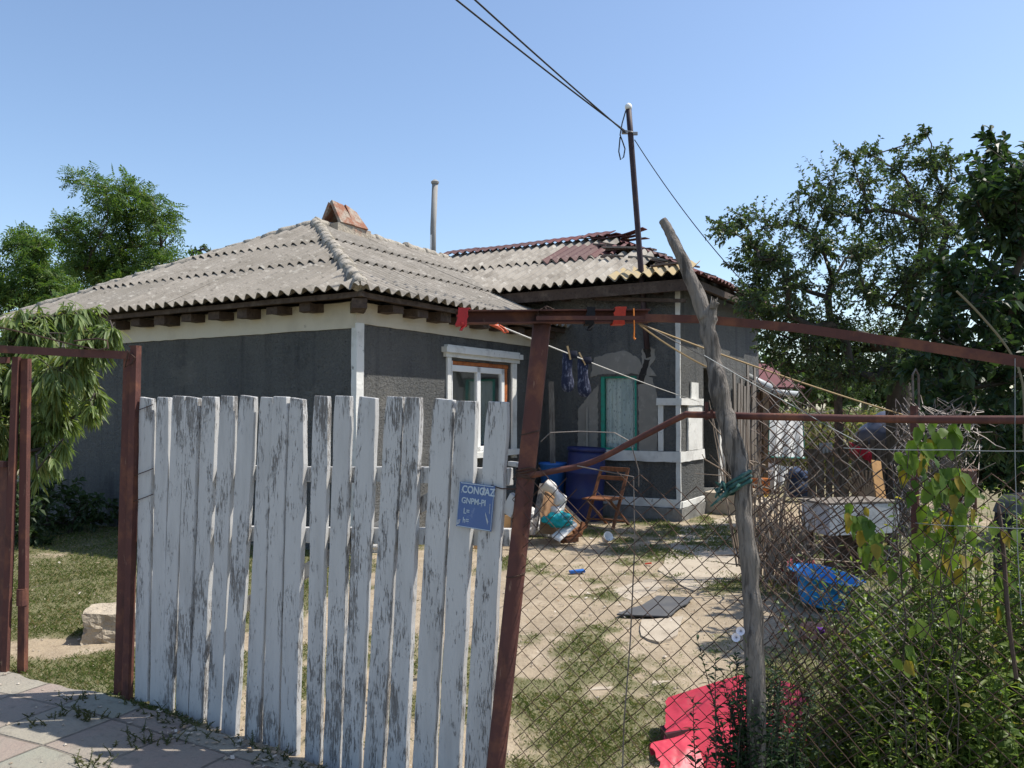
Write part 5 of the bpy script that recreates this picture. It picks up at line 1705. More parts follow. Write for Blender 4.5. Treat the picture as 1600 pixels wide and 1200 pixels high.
mb = MB(); mb.beam(c + V((0, 0, -0.16)), V((c.x, c.y, 0.0)), 0.03, 0.03); mb.build('broom_handle', DARKWOOD, bpy.data.objects['twig_broom'])
cv = at(1393, 668, 13.5)
car = thing('covered_cart', 'dark blue grey covered cart parked beyond the board fence', 'cart', V((cv.x, cv.y, 0)))
TARP = mat('blue grey tarpaulin', (0.065, 0.075, 0.115), 0.5, [('n', (0.10, 0.11, 0.15), 4, 0.45, 0.7, 4, 0.7)])
mb = MB(); crumple(mb, V((cv.x + 0.15, cv.y, 1.20)), (0.62, 0.6, 0.36), 0.18, 1.4, 8, 4); mb.build('tarpaulin', TARP, car, smooth=True)
mb = MB(); mb.box((cv.x + 0.15, cv.y, 0.98), (1.3, 1.0, 0.12)); mb.box((cv.x + 0.15, cv.y, 0.80), (1.25, 0.95, 0.25)); mb.build('cart_bed', OLDWOOD, car, bevel=0.01)
for sx_ in (-0.45, 0.7):
    mb = MB(); mb.lathe([(0.28, -0.05), (0.34, -0.04), (0.34, 0.04), (0.28, 0.05)], (cv.x + sx_, cv.y - 0.52, 0.34), 20, Matrix.Rotation(math.pi / 2, 3, 'X')); mb.build('wheel', BLACKRAG, car)
# black tank at the right edge
TANK = mat('dark navy plastic', (0.006, 0.007, 0.014), 0.6, [('n', (0.03, 0.03, 0.035), 7, 0.55, 0.75, 5, 0.7)])
tk = V((at(1606, 800, 5.0).x, 5.0, 0))
bt = thing('dark_drum', 'dark navy plastic drum standing in the weeds at the right edge', 'drum', tk)
MB().lathe([(0.17, 0.0), (0.185, 0.03), (0.19, 0.4), (0.185, 0.9), (0.165, 1.02), (0.12, 1.075), (0.06, 1.09), (0, 1.092)], tk, 28).build('drum_body', TANK, bt, smooth=True)
MB().lathe([(0.186, 0.97), (0.170, 1.015), (0.15, 1.05), (0.12, 1.08)], tk + V((0, 0, 0.004)), 28, cap=False).build('dusty_top', mat('dusty grey plastic', (0.09, 0.09, 0.085), 0.9), bt, smooth=True)
# ochre bucket by the shed
ob = V((at(1188, 775, 14.2).x, 14.2, 0))
obk = thing('orange_bucket', 'orange bucket with a yellow foot beside the shed post', 'bucket', ob)
MB().lathe([(0.12, 0.0), (0.13, 0.16)], ob, 20).build('bucket_foot', mat('yellow plastic', (0.45, 0.30, 0.04), 0.5), obk, smooth=True)
MB().lathe([(0.14, 0.16), (0.17, 0.40), (0.18, 0.41), (0.16, 0.40), (0.10, 0.2)], ob, 20).build('bucket_body', mat('orange plastic', (0.45, 0.16, 0.05), 0.5), obk, smooth=True)

# ------------------------------------------------------------------ shed with red roof behind the house
sh = thing('tool_shed', 'small plank shed with a red sheet roof and pale gutter behind the house', 'shed', atz(1190, 765))
SY = 15.6
sx0, sx1 = at(1160, 700, SY).x, at(1212, 700, SY).x
mb = MB()
x = sx0
while x < sx1:
    w = rng.uniform(0.09, 0.14)
    mb.beam(V((x + w / 2, SY, -0.05)), V((x + w / 2, SY, 1.95 + rng.uniform(-.02, .02))), w - 0.008, 0.025, up=(0, 1, 0), seg=3, wob=0.003, rng=rng)
    x += w
mb.box(((sx0 + sx1) / 2, SY + 1.6, 0.95), (sx1 - sx0, 0.06, 1.95)); mb.box((sx0 + 0.02, SY + 0.8, 0.95), (0.04, 1.5, 1.95)); mb.box((sx1 - 0.02, SY + 0.8, 0.95), (0.04, 1.5, 1.95))
mb.build('plank_wall', mat('brown shed boards', (0.17, 0.10, 0.068), 0.9, [('i', (0.24, 0.16, 0.11), 0.9), ('n', (0.08, 0.05, 0.036), (30, 30, 4), 0.48, 0.66, 6, 0.8)]), sh)
mb = MB(); mb.prism([V((sx0 - 0.4, SY - 0.55, 2.02)), V((sx1 + 0.45, SY - 0.35, 1.98)), V((sx1 + 0.45, SY + 2.0, 2.55)), V((sx0 - 0.4, SY + 2.0, 2.65))], (0, 0, 0.03)); mb.build('shed_roof', mat('red sheet roof', (0.12, 0.042, 0.040), 0.75, [('n', (0.13, 0.035, 0.035), (2, 12, 2), 0.45, 0.6, 3, 0.8)]), sh)
GUT = mat('pale gutter', (0.40, 0.42, 0.42), 0.5)
mb = MB(); mb.tube([at(1168, 590, SY - 0.7), at(1205, 608, SY - 0.75)], 0.085, 12); mb.tube([at(1205, 612, SY - 0.7), at(1246, 616, SY - 0.6)], 0.055, 12); mb.build('gutter', GUT, sh, smooth=True)
mb = MB(); mb.beam(V((at(1196, 700, SY - .45).x, SY - 0.45, -0.05)), V((at(1196, 700, SY - .45).x, SY - 0.45, 2.0)), 0.11, 0.11, seg=4, wob=0.003, rng=rng); mb.build('shed_post', mat('tan post', (0.36, 0.25, 0.16), 0.85, [('n', (0.22, 0.15, 0.10), (20, 20, 3), 0.45, 0.66, 5, 0.7)]), sh)
# old plank screen leaning beside the house's far wall
ps = thing('plank_screen', 'ragged old plank screen against the far end of the house wall', 'screen', H(AW - 0.25, B1 + 3.9))
for k in range(9):
    o = H(AW - 0.18, B1 + 2.2 + k * 0.17, 0)
    top = 2.1 + rng.uniform(-0.15, 0.35)
    mb = MB(); mb.beam(o + V((0, 0, -0.05)), o + V((rng.uniform(-.03, .06), 0, top)), 0.13, 0.02, up=VV, seg=6, wob=0.004, rng=rng); mb.build('plank', OLDWOOD, ps)
# white sheet hung on a line beside the shed
SHEETW = mat('white bed sheet', (0.74, 0.74, 0.72), 0.9, [('n', (0.60, 0.60, 0.59), 3, 0.5, 0.7, 4, 0.6)])
TRIMC = mat('dark sheet border', (0.05, 0.18, 0.15), 0.9)
HYs = 14.6
for nm, lab, pp, fr, sd in (('bed_sheet', 'white bed sheet with a dark green border hanging beside the shed', ((1202, 652), (1254, 648), (1257, 716), (1201, 714)), 0.03, 1),
                            ('bed_sheet', 'lower white sheet sagging beneath the bordered bed sheet', ((1201, 722), (1252, 728), (1240, 744), (1202, 768)), 0.05, 2)):
    P = [at(x, y, HYs - 0.3 + 0.05 * sd + 0.62 * (x - 1200) / 55) for x, y in pp]
    rows = []
    for j in range(13):
        r = []
        for i in range(21):
            s, t = i / 20, j / 12
            p = P[0].lerp(P[1], s).lerp(P[3].lerp(P[2], s), t)
            r.append(p + V((0, fr * math.sin(i * 0.9 + sd) * (0.3 + t), -0.04 * math.sin(math.pi * s) * (1 - t))))
        rows.append(r)
    s_ = thing(nm, lab, 'sheet', P[3])
    MB().grid(rows).build('cloth', SHEETW, s_, smooth=True, solid=0.004)
    if sd == 1:
        mb = MB(); mb.tube([p + V((0, -0.012, 0)) for p in rows[-1]], 0.014, 5); mb.tube([r[-1] + V((0, -0.012, 0)) for r in rows], 0.010, 5); mb.tube([r[0] + V((0, -0.012, 0)) for r in rows], 0.010, 5)
        mb.build('border', TRIMC, s_)
        mb = MB(); mb.tube([at(1160, 652, HYs + .05), P[0], P[1], at(1312, 640, 11.8)], 0.006, 5); tag(mb.build('washing_line', CORD, loc=P[0]), 'pale washing line carrying the white bed sheets', 'clothesline')
mb = MB(); c = at(1245, 745, 14.3); crumple(mb, c, (0.18, 0.16, 0.14), 0.4, 1.8, 4, 3); mb.box(c + V((0, 0, -0.2)), (0.3, 0.25, 0.3))
tag(mb.build('blue_bundle', mat('dark blue cloth', (0.014, 0.03, 0.075), 0.8), loc=V((c.x, c.y, 0)), smooth=True), 'dark blue bundle under the hanging white sheets', 'bundle')

# ------------------------------------------------------------------ foliage
def leaf_mesh(Pn, Dn, Nn, L, Wd, kind='lance', droop=0.25):
    """arrays of leaves -> vertices, faces; every leaf is a folded blade"""
    P = np.asarray(Pn, float); D = np.asarray(Dn, float); N = np.asarray(Nn, float)
    L = np.asarray(L, float)[:, None]; Wd = np.asarray(Wd, float)[:, None]
    D /= np.linalg.norm(D, axis=1, keepdims=True) + 1e-9
    S = np.cross(D, N); S /= np.linalg.norm(S, axis=1, keepdims=True) + 1e-9
    U = np.cross(S, D)
    G = np.array([0, 0, -1.0])
    if kind == 'quad':
        a = P; t = P + D * L + G * (droop * L)
        m_ = P + D * L * 0.45 + G * (droop * L * 0.15)
        l_ = m_ + S * Wd / 2 + U * Wd * 0.18; r = m_ - S * Wd / 2 + U * Wd * 0.18
        vs = np.stack([a, l_, t, r], 1).reshape(-1, 3)
        k = len(P); base = np.arange(k)[:, None] * 4
        f = np.concatenate([base + np.array([[0, 2, 1]]), base + np.array([[0, 3, 2]])], 1).reshape(-1, 3)
        return vs, f
    st = ((0.0, 0.06), (0.28, 0.85), (0.60, 1.0), (0.85, 0.5)) if kind == 'lance' else ((0.0, 0.10), (0.25, 0.95), (0.55, 1.0), (0.82, 0.55))
    rows = []
    for s, w in st:
        c = P + D * L * s + G * (droop * L * s * s)
        rows += [c + S * Wd / 2 * w + U * Wd * 0.13 * w, c - U * Wd * 0.03, c - S * Wd / 2 * w + U * Wd * 0.13 * w]
    rows.append(P + D * L + G * (droop * L))
    vs = np.stack(rows, 1).reshape(-1, 3)
    k = len(P); nv = len(rows); base = np.arange(k)[:, None] * nv
    fs = []
    for j in range(3):
        o = j * 3
        fs += [[o, o + 3, o + 4, o + 1], [o + 1, o + 4, o + 5, o + 2]]
    q = np.concatenate([base + np.array([x]) for x in fs], 1).reshape(-1, 4)
    t = np.concatenate([base + np.array([[9, 12, 10]]), base + np.array([[10, 12, 11]])], 1).reshape(-1, 3)
    return vs, q.tolist() + t.tolist()


class Leaves:
    def __init__(s): s.P, s.D, s.N, s.L, s.W = [], [], [], [], []

    def add(s, p, d, n, l, w):
        s.P.append(tuple(p)); s.D.append(tuple(d)); s.N.append(tuple(n)); s.L.append(l); s.W.append(w)

    def into(s, mb, kind, droop):
        if not s.P: return
        vs, fs = leaf_mesh(s.P, s.D, s.N, s.L, s.W, kind, droop)
        k = len(mb.v)
        mb.v += [tuple(v) for v in vs.tolist()]
        mb.f += [tuple(i + k for i in f) for f in (fs if isinstance(fs, list) else fs.tolist())]


def rdir(rng):
    z = rng.uniform(-1, 1); t = rng.uniform(0, 2 * math.pi); r = math.sqrt(1 - z * z)
    return V((r * math.cos(t), r * math.sin(t), z))


def tree(name, label, cat, base, fork, clumps, leafm, barkm, seed, r0=0.12, twigs=26, leaves=13, ll=0.065, lw=0.034, kind='quad', droop=0.2,
         hang=0.0, up=0.2, group=None, stj=0.35, twr=0.004, spread=1.0, pinn=0, tl=(0.45, 1.15), foldlen=None):
    rng = random.Random(seed)
    root = thing(name, label, cat, base, group)
    base, fork = V(base), V(fork)
    nodes = []
    par = []
    paths = []

    def addpath(start, pts):
        ids = [start] if start is not None else []
        last = start
        for p in pts:
            nodes.append(p); par.append(-1 if last is None else last); last = len(nodes) - 1; ids.append(last)
        paths.append(ids)
        return last
    k = max(3, int((fork - base).length / 0.25))
    addpath(None, [base.lerp(fork, i / k) + V((rng.uniform(-.03, .03), rng.uniform(-.03, .03), 0)) * (1 if 0 < i else 0) for i in range(k + 1)])
    ntr = len(nodes)
    ends = []
    for (c, r) in sorted(clumps, key=lambda q: (q[0] - fork).length):
        best, bd = 0, 1e9
        for i, p in enumerate(nodes):
            if i < ntr - 3: continue
            d = (p - c).length + 0.25 * max(0, p.z - c.z + 0.2) + 0.10 * (p - fork).length
            if d < bd: bd, best = d, i
        s = nodes[best]
        dist = (c - s).length
        m_ = max(2, int(dist / 0.22))
        ctrl = s.lerp(c, 0.5) + rdir(rng) * dist * 0.16 + V((0, 0, dist * 0.06))
        pts = []
        for i in range(1, m_ + 1):
            t = i / m_
            pts.append(s * ((1 - t) ** 2) + ctrl * (2 * t * (1 - t)) + c * (t * t) + rdir(rng) * 0.025)
        e = addpath(best, pts)
        ends.append((e, c, r))
    cnt = [0] * len(nodes)
    for e, c, r in ends:
        i = e
        while i >= 0: cnt[i] += 1; i = par[i]
    tot = max(1, len(ends))
    rad = [max(0.006, r0 * (max(1, x) / tot) ** 0.66) for x in cnt]
    wood = MB()
    for ids in paths:
        if len(ids) < 2: continue
        rr = [rad[i] for i in ids]
        if ids is not paths[0]: rr[0] = min(rr[0], rr[1] * 1.3)
        else: rr[0] *= 1.35
        wood.tube([nodes[i] for i in ids], rr, 8 if rr[0] > 0.03 else 5, cap=False)
    lv = Leaves()
    for e, c, r in ends:
        for _ in range(int(twigs * (r / 0.33) ** 1.6) + 3):
            st = nodes[e] + rdir(rng) * r * stj
            if stj > 0.5:
                q_ = e
                for _k in range(rng.randint(0, 5)):
                    if par[q_] >= ntr: q_ = par[q_]
                st = nodes[q_].copy()
            elif par[e] >= 0 and rng.random() < 0.5: st = nodes[par[e]].lerp(nodes[e], rng.random())
            d = (rdir(rng) * V((1, 1, 1)) + V((0, 0, up))).normalized()
            ln = r * rng.uniform(*tl) * spread
            bend = rdir(rng) * 0.35 - V((0, 0, hang * 0.35))
            pts = []
            for i in range(6):
                t = i / 5
                pts.append(st + d * (ln * t) + bend * (ln * t * t * 0.5))
            wood.tube(pts, [twr, twr, twr * .8, twr * .7, twr * .5, twr * .3], 3, cap=False)
            for j in range(leaves):
                t = 0.15 + 0.85 * (j + rng.random()) / leaves
                i = min(4, int(t * 5)); f = t * 5 - i
                p = pts[i].lerp(pts[i + 1], f)
                ax = (pts[i + 1] - pts[i]).normalized()
                side = ax.cross(rdir(rng)).normalized()
                dd = (side * rng.uniform(0.5, 1.0) + ax * rng.uniform(0.25, 0.9) - V((0, 0, hang * 0.9))).normalized()
                nn = (V((0, 0, 1)) + rdir(rng) * 0.75).normalized()
                s = rng.uniform(0.65, 1.2)
                if pinn:
                    # a feather leaf: paired leaflets on a stalk
                    L_ = ll * s
                    for q in range(pinn):
                        tq = (q + 1) / pinn
                        pc = p + dd * (L_ * tq) - V((0, 0, L_ * 0.28 * tq * tq))
                        sd = dd.cross(nn).normalized()
                        w_ = L_ * lw * (1 - 0.35 * abs(tq - 0.45))
                        for sg in (-1, 1):
                            lv.add(pc, sd * sg + dd * 0.35 - V((0, 0, 0.25)), nn, w_, w_ * 0.42)
                    lv.add(p + dd * L_ - V((0, 0, L_ * .28)), dd, nn, L_ * lw, L_ * lw * 0.42)
                else:
                    lv.add(p, dd, nn, ll * s, lw * s)
    wood.build('trunk', barkm, root, smooth=True)
    cr = MB()
    lv.into(cr, kind, droop)
    cr.build('crown', leafm, root)
    return root


def clump_list(spec, Y, dy, seed, extra=0.0):
    rng = random.Random(seed)
    out = []
    for (x, y, r) in spec:
        Yc = Y + rng.uniform(-dy, dy)
        out.append((at(x, y, Yc), r / FPX * Yc))
        if rng.random() < extra:
            Y2 = Y + rng.uniform(-dy, dy)
            out.append((at(x + rng.uniform(-12, 12), y + rng.uniform(-8, 12), Y2), r * 0.85 / FPX * Y2))
    return out


L_APPLE = leafmat('apple leaves', (0.042, 0.068, 0.030), (0.085, 0.122, 0.050), 0.33, 0.40, (0.09, 0.13, 0.035), 0.10, spec=0.4)
L_DARK = leafmat('cherry leaves', (0.018, 0.038, 0.018), (0.048, 0.082, 0.032), 0.30, 0.45, (0.06, 0.11, 0.03), 0.06, spec=0.3)
L_LOC = leafmat('locust leaves', (0.040, 0.088, 0.030), (0.125, 0.19, 0.042), 0.42, 0.55, (0.15, 0.19, 0.04), 0.10)
L_PEACH = leafmat('peach leaves', (0.100, 0.148, 0.048), (0.195, 0.25, 0.09), 0.42, 0.45, (0.20, 0.21, 0.06), 0.12)
L_FAR = leafmat('far leaves', (0.045, 0.080, 0.030), (0.090, 0.135, 0.045), 0.3, 0.6)
L_WEED = leafmat('weed leaves', (0.085, 0.130, 0.028), (0.21, 0.26, 0.075), 0.56, 0.40, (0.17, 0.17, 0.05), 0.07)
L_VINE = leafmat('vine leaves', (0.055, 0.115, 0.018), (0.165, 0.24, 0.035), 0.50, 0.5, (0.28, 0.21, 0.03), 0.22)
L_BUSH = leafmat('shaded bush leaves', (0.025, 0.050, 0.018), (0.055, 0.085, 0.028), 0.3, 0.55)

# apple tree right of the house
ab = V((at(1408, 800, 10.4).x, 10.4, 0))
apple = [(1130, 358, 24), (1160, 348, 28), (1195, 352, 34), (1172, 385, 28), (1215, 395, 38), (1185, 425, 34), (1168, 455, 28), (1238, 345, 34), (1262, 305, 30), (1298, 278, 34), (1285, 330, 36),
         (1330, 250, 26), (1362, 240, 26), (1345, 285, 36), (1395, 262, 34), (1432, 222, 20), (1448, 205, 10), (1452, 258, 32), (1485, 245, 22), (1475, 300, 36), (1425, 305, 38), (1375, 325, 40), (1325, 335, 40),
         (1275, 385, 40), (1235, 445, 40), (1205, 490, 34), (1255, 500, 38), (1300, 440, 40), (1345, 395, 42), (1395, 375, 42), (1445, 355, 42), (1485, 355, 38), (1470, 410, 44), (1415, 430, 44),
         (1360, 455, 44), (1305, 505, 40), (1265, 545, 34), (1330, 560, 40), (1375, 520, 44), (1430, 490, 44), (1480, 470, 44), (1290, 585, 28), (1345, 600, 36), (1400, 575, 42), (1445, 545, 44),
         (1200, 545, 24), (1225, 560, 26), (1190, 455, 30), (1225, 480, 34), (1280, 530, 36), (1310, 545, 36), (1350, 540, 40), (1240, 530, 32), (1275, 570, 30), (1320, 590, 34), (1370, 590, 38), (1180, 400, 24), (1150, 415, 18), (1205, 520, 26), (1170, 475, 22), (1240, 585, 20)]
tree('apple_tree', 'spreading apple tree with open dark green crown right of the house', 'tree', ab, at(1402, 540, 10.4), clump_list(apple, 10.4, 1.1, 4, 0.35), L_APPLE, TREEBARK, 14, r0=0.15, twigs=36, leaves=16, spread=1.2, ll=0.064, lw=0.032, up=0.15, twr=0.0045)
# dense leafy tree nearer at the right edge
cherry = [(1565, 225, 26), (1585, 250, 36), (1535, 262, 26), (1520, 310, 30), (1555, 300, 40), (1600, 300, 50), (1640, 280, 60), (1545, 355, 44), (1595, 360, 55), (1512, 380, 32), (1490, 420, 36), (1535, 420, 50), (1590, 430, 60), (1650, 400, 70),
          (1475, 470, 44), (1525, 480, 54), (1585, 500, 60), (1640, 500, 70), (1455, 520, 40), (1500, 540, 54), (1555, 560, 60), (1610, 570, 60), (1470, 580, 44), (1430, 580, 34), (1520, 610, 54), (1575, 630, 56), (1640, 620, 66),
          (1470, 625, 36), (1700, 350, 90), (1720, 500, 90), (1540, 665, 40), (1600, 680, 50), (1500, 660, 34), (1640, 690, 50), (1570, 700, 36), (1525, 705, 26)]
cbp = V((at(1640, 800, 6.6).x, 6.6, 0))
tree('cherry_tree', 'dense dark leafy tree filling the right edge of the yard', 'tree', cbp, at(1630, 560, 6.6), clump_list(cherry, 6.5, 0.8, 5, 0.6), L_DARK, TREEBARK, 15, r0=0.085, twigs=22, leaves=15, spread=1.3, ll=0.085, lw=0.042, kind='broad', up=0.35, twr=0.0045)
# shrubs standing farther back on the right
for i, (bx, Y, spec, lab) in enumerate(((1470, 12.5, [(1440, 600, 40), (1480, 590, 50), (1520, 610, 55), (1470, 640, 45), (1430, 640, 34), (1510, 660, 45), (1550, 640, 55), (1450, 680, 30)], 'dark shrub under the apple tree behind the mesh roll'),
                                       (1590, 10.0, [(1560, 690, 50), (1600, 660, 60), (1640, 640, 70), (1580, 740, 45), (1540, 730, 36), (1630, 730, 60), (1520, 760, 25), (1680, 680, 60)], 'dark shrub behind the navy drum at the right edge'))):
    tree('shrub', lab, 'shrub', V((at(bx, 800, Y).x, Y, 0)), at(bx, 730, Y), clump_list(spec, Y, 0.6, 60 + i, 0.4), L_DARK, TREEBARK, 61 + i, r0=0.06, twigs=30, leaves=14, ll=0.095, lw=0.05, up=0.3, spread=1.2)
# trees far behind the shed
for i, (bx, Y, spec, lab) in enumerate(((1205, 34, [(1180, 580, 22), (1205, 572, 24), (1230, 585, 26), (1195, 605, 22), (1220, 612, 26), (1180, 620, 20)], 'light green far tree behind the shed roof'),
                                       (1270, 38, [(1250, 590, 26), (1280, 580, 28), (1305, 592, 28), (1262, 612, 26), (1292, 616, 26), (1250, 628, 18), (1320, 622, 20)], 'green far tree beyond the maize, right of the shed'),
                                       (1350, 44, [(1335, 600, 26), (1365, 595, 26), (1395, 600, 28), (1350, 622, 24), (1380, 625, 24), (1420, 615, 26), (1450, 605, 28), (1480, 615, 28), (1510, 605, 28)], 'far green tree row glimpsed beneath the apple tree'))):
    tree('far_tree', lab, 'tree', V((at(bx, 660, Y).x, Y, 0)), at(bx, 628, Y), clump_list(spec, Y, 1.5, 70 + i, 0.3), L_FAR, TREEBARK, 71 + i, r0=0.15, twigs=12, leaves=9, ll=0.30, lw=0.19, up=0.3, twr=0.012, group='far trees beyond the maize')
# locust trees behind the house on the left
loc1 = [(118, 280, 16), (145, 292, 22), (168, 308, 20), (190, 300, 26), (215, 298, 22), (240, 312, 24), (205, 325, 30), (262, 335, 16), (240, 345, 26), (175, 330, 22), (268, 360, 14), (200, 355, 32), (160, 362, 28),
        (125, 355, 24), (98, 358, 18), (145, 388, 30), (185, 390, 34), (225, 385, 34), (255, 388, 22), (115, 392, 24), (130, 420, 28), (170, 425, 34), (210, 420, 34), (245, 415, 28), (272, 408, 18), (150, 450, 30), (110, 450, 28),
        (190, 450, 32), (85, 440, 22)]
lb1 = V((at(180, 700, 19.5).x, 19.5, 0))
tree('locust_tree', 'tall airy locust tree rising behind the left end of the roof', 'tree', lb1, at(182, 440, 19.5), clump_list([(x, y, r * 0.9) for x, y, r in loc1], 19.5, 1.0, 6, 0.2), L_LOC, TREEBARK, 16, r0=0.13, twigs=9, leaves=8, tl=(0.6, 1.6), ll=0.30, lw=0.33, pinn=5, up=0.1, hang=0.1, twr=0.004)
loc2 = [(45, 368, 14), (38, 385, 16), (58, 390, 14), (50, 408, 20), (30, 420, 18), (70, 418, 18), (45, 435, 24), (80, 440, 20), (20, 450, 22), (65, 462, 26), (95, 470, 24), (35, 480, 26), (5, 440, 18), (0, 470, 26), (-20, 430, 24), (-30, 480, 30)]
lb2 = V((at(45, 700, 16.5).x, 16.5, 0))
tree('locust_tree', 'smaller locust tree with a pointed top at the far left edge', 'tree', lb2, at(48, 470, 16.5), clump_list(loc2, 16.5, 0.8, 7, 0.3), L_LOC, TREEBARK, 17, r0=0.09, twigs=11, leaves=8, tl=(0.6, 1.5), ll=0.28, lw=0.33, pinn=5, up=0.15, hang=0.1, twr=0.004)
tip = [(300, 395, 10), (318, 390, 10), (330, 396, 10), (310, 405, 14), (290, 412, 12), (335, 408, 10)]
lb3 = V((at(310, 700, 24).x, 24, 0))
tree('far_tree', 'thin blue green tree tip peeping over the left roof slope', 'tree', lb3, at(310, 430, 24), clump_list(tip, 24, 0.5, 8, 0.5), L_APPLE, TREEBARK, 18, r0=0.1, twigs=10, leaves=9, ll=0.12, lw=0.06, up=0.2, twr=0.006)
# peach tree in the left yard
peach = [(20, 495, 40), (70, 490, 36), (115, 488, 30), (150, 490, 26), (165, 498, 20), (176, 508, 12), (150, 640, 14), (128, 560, 30), (150, 618, 14), (40, 530, 44), (95, 525, 38), (140, 522, 26), (20, 575, 46), (75, 570, 44), (125, 570, 30), (30, 620, 44), (85, 615, 42), (130, 605, 24), (142, 625, 16),
         (60, 660, 40), (105, 655, 30), (20, 670, 40), (80, 700, 30), (100, 690, 20), (45, 705, 26), (-30, 520, 50), (-40, 600, 60), (-30, 680, 50), (65, 735, 18), (88, 722, 14)]
pb = V((at(-25, 800, 6.9).x, 6.9, 0))
tree('peach_tree', 'peach tree with long drooping leaves hanging behind the rusty gate frame', 'tree', pb, at(5, 640, 6.9), clump_list(peach, 6.8, 0.55, 9, 0.8), L_PEACH, TREEBARK, 19, r0=0.075, twigs=32, leaves=18, ll=0.112, lw=0.021, kind='lance', droop=0.45, hang=0.75, up=0.05, twr=0.0035, stj=1.0, tl=(0.4, 1.25))
# bushes in the shade of the house wall
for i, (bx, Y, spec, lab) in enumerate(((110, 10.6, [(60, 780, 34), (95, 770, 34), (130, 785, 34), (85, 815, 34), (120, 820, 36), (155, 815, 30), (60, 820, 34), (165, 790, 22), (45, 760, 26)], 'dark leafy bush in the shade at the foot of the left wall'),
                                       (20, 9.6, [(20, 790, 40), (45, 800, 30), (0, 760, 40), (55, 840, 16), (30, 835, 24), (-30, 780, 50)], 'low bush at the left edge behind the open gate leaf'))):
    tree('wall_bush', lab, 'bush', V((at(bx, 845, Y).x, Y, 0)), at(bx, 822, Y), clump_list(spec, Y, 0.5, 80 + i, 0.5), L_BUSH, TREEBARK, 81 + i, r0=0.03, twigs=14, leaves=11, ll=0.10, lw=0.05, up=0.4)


def shoots(name, label, cat, spots, leafm, stemm, seed, ll, lw, hrange, nl, kind='lance', kindflag=None, lean=0.15, droop=0.35, heightfn=None):
    """many upright leafy stems"""
    rng = random.Random(seed)
    lv = Leaves(); st = MB()
    for (x, y) in spots:
        h = rng.uniform(*hrange) * (heightfn(x, y) if heightfn else 1)
        b_ = V((x, y, gz(x, y) - 0.02))
        ln = V((rng.uniform(-lean, lean), rng.uniform(-lean, lean), 1)) * h
        bd = V((rng.uniform(-lean, lean), rng.uniform(-lean, lean), 0)) * h
        pts = [b_ + ln * t + bd * t * t for t in (0, .25, .5, .75, 1)]
        st.tube(pts, [0.004, 0.0035, 0.003, 0.0024, 0.001], 3, cap=False)
        k = int(nl * (0.5 + h))
        for j in range(k):
            t = 0.08 + 0.92 * (j + rng.random()) / k
            i = min(3, int(t * 4)); p = pts[i].lerp(pts[i + 1], t * 4 - i)
            a = j * 2.4 + rng.uniform(-.4, .4)
            d = V((math.cos(a), math.sin(a), rng.uniform(0.1, 1.5)))
            s = rng.uniform(0.4, 1.3) * (1.1 - 0.55 * t)
            lv.add(p, d, V((0, 0, 1)) + rdir(rng) * 0.5, ll * s, lw * s)
    if kindflag:
        lv.into(st, kind, droop)
        return tag(st.build(name, leafm), label, cat, kind=kindflag)
    root = thing(name, label, cat, V((spots[0][0], spots[0][1], 0)))
    st.build('stem', stemm, root)
    m_ = MB(); lv.into(m_, kind, droop); m_.build('foliage', leafm, root)
    return root


# tall weeds inside the fence on the right
rng = random.Random(55)


def fence_y(x): return 3.46 - 0.4215 * (x - 0.02)


def weedh(x, y):
    px = 800 + FPX * x / y
    ytop = np.interp(px, [1130, 1200, 1290, 1360, 1430, 1500, 1560, 1650], [1080, 1010, 940, 890, 855, 835, 820, 810])
    return max(0.10, 1.6 - (ytop - 640) / FPX * y - gz(x, y)) * rng.uniform(0.8, 1.25) * (0.40 + 0.60 * min(1, (y - fence_y(x)) / 0.75))


sp_ = []
while len(sp_) < 440:
    x = rng.uniform(0.95, 3.4); y = fence_y(x) + rng.uniform(0.03, 1.5)
    px = 800 + FPX * x / y
    if px < 1185 or px > 1720: continue
    if px < 1280 and rng.random() < 0.45: continue
    if px < 1300 and y > 3.55: continue
    sp_.append((x, y))
shoots('weeds', 'tall tangled weeds', 'weeds', sp_, L_WEED, None, 56, 0.105, 0.019, (0.8, 1.0), 27, 'lance', 'stuff', heightfn=weedh)
sp_ = []
while len(sp_) < 170:
    x = rng.uniform(1.1, 3.2); y = fence_y(x) + rng.uniform(0.02, 0.9)
    px = 800 + FPX * x / y
    if px < 1250 or px > 1700 or (px < 1330 and rng.random() < 0.6): continue
    sp_.append((x, y))
shoots('broad_weeds', 'tall broad leaved weeds', 'weeds', sp_, leafmat('broad weed leaves', (0.065, 0.115, 0.026), (0.16, 0.215, 0.05), 0.5, 0.4, (0.24, 0.2, 0.05), 0.08), None, 58, 0.062, 0.040, (0.75, 1.1), 26, 'broad', 'stuff', heightfn=weedh, droop=0.5)
# leafy weed climbing the foot of the pole
sp_ = []
for _ in range(105):
    a = rng.uniform(0, 6.28); r_ = abs(rng.gauss(0, 0.10))
    sp_.append((tp[0].x + 0.02 + r_ * math.cos(a), tp[0].y + 0.04 + 0.6 * r_ * math.sin(a)))
shoots('pole_weed', 'dark leafy weed growing round the foot of the forked pole', 'weed', sp_, L_DARK, TREEBARK, 57, 0.060, 0.017, (0.3, 0.85), 75, 'lance', lean=0.12)
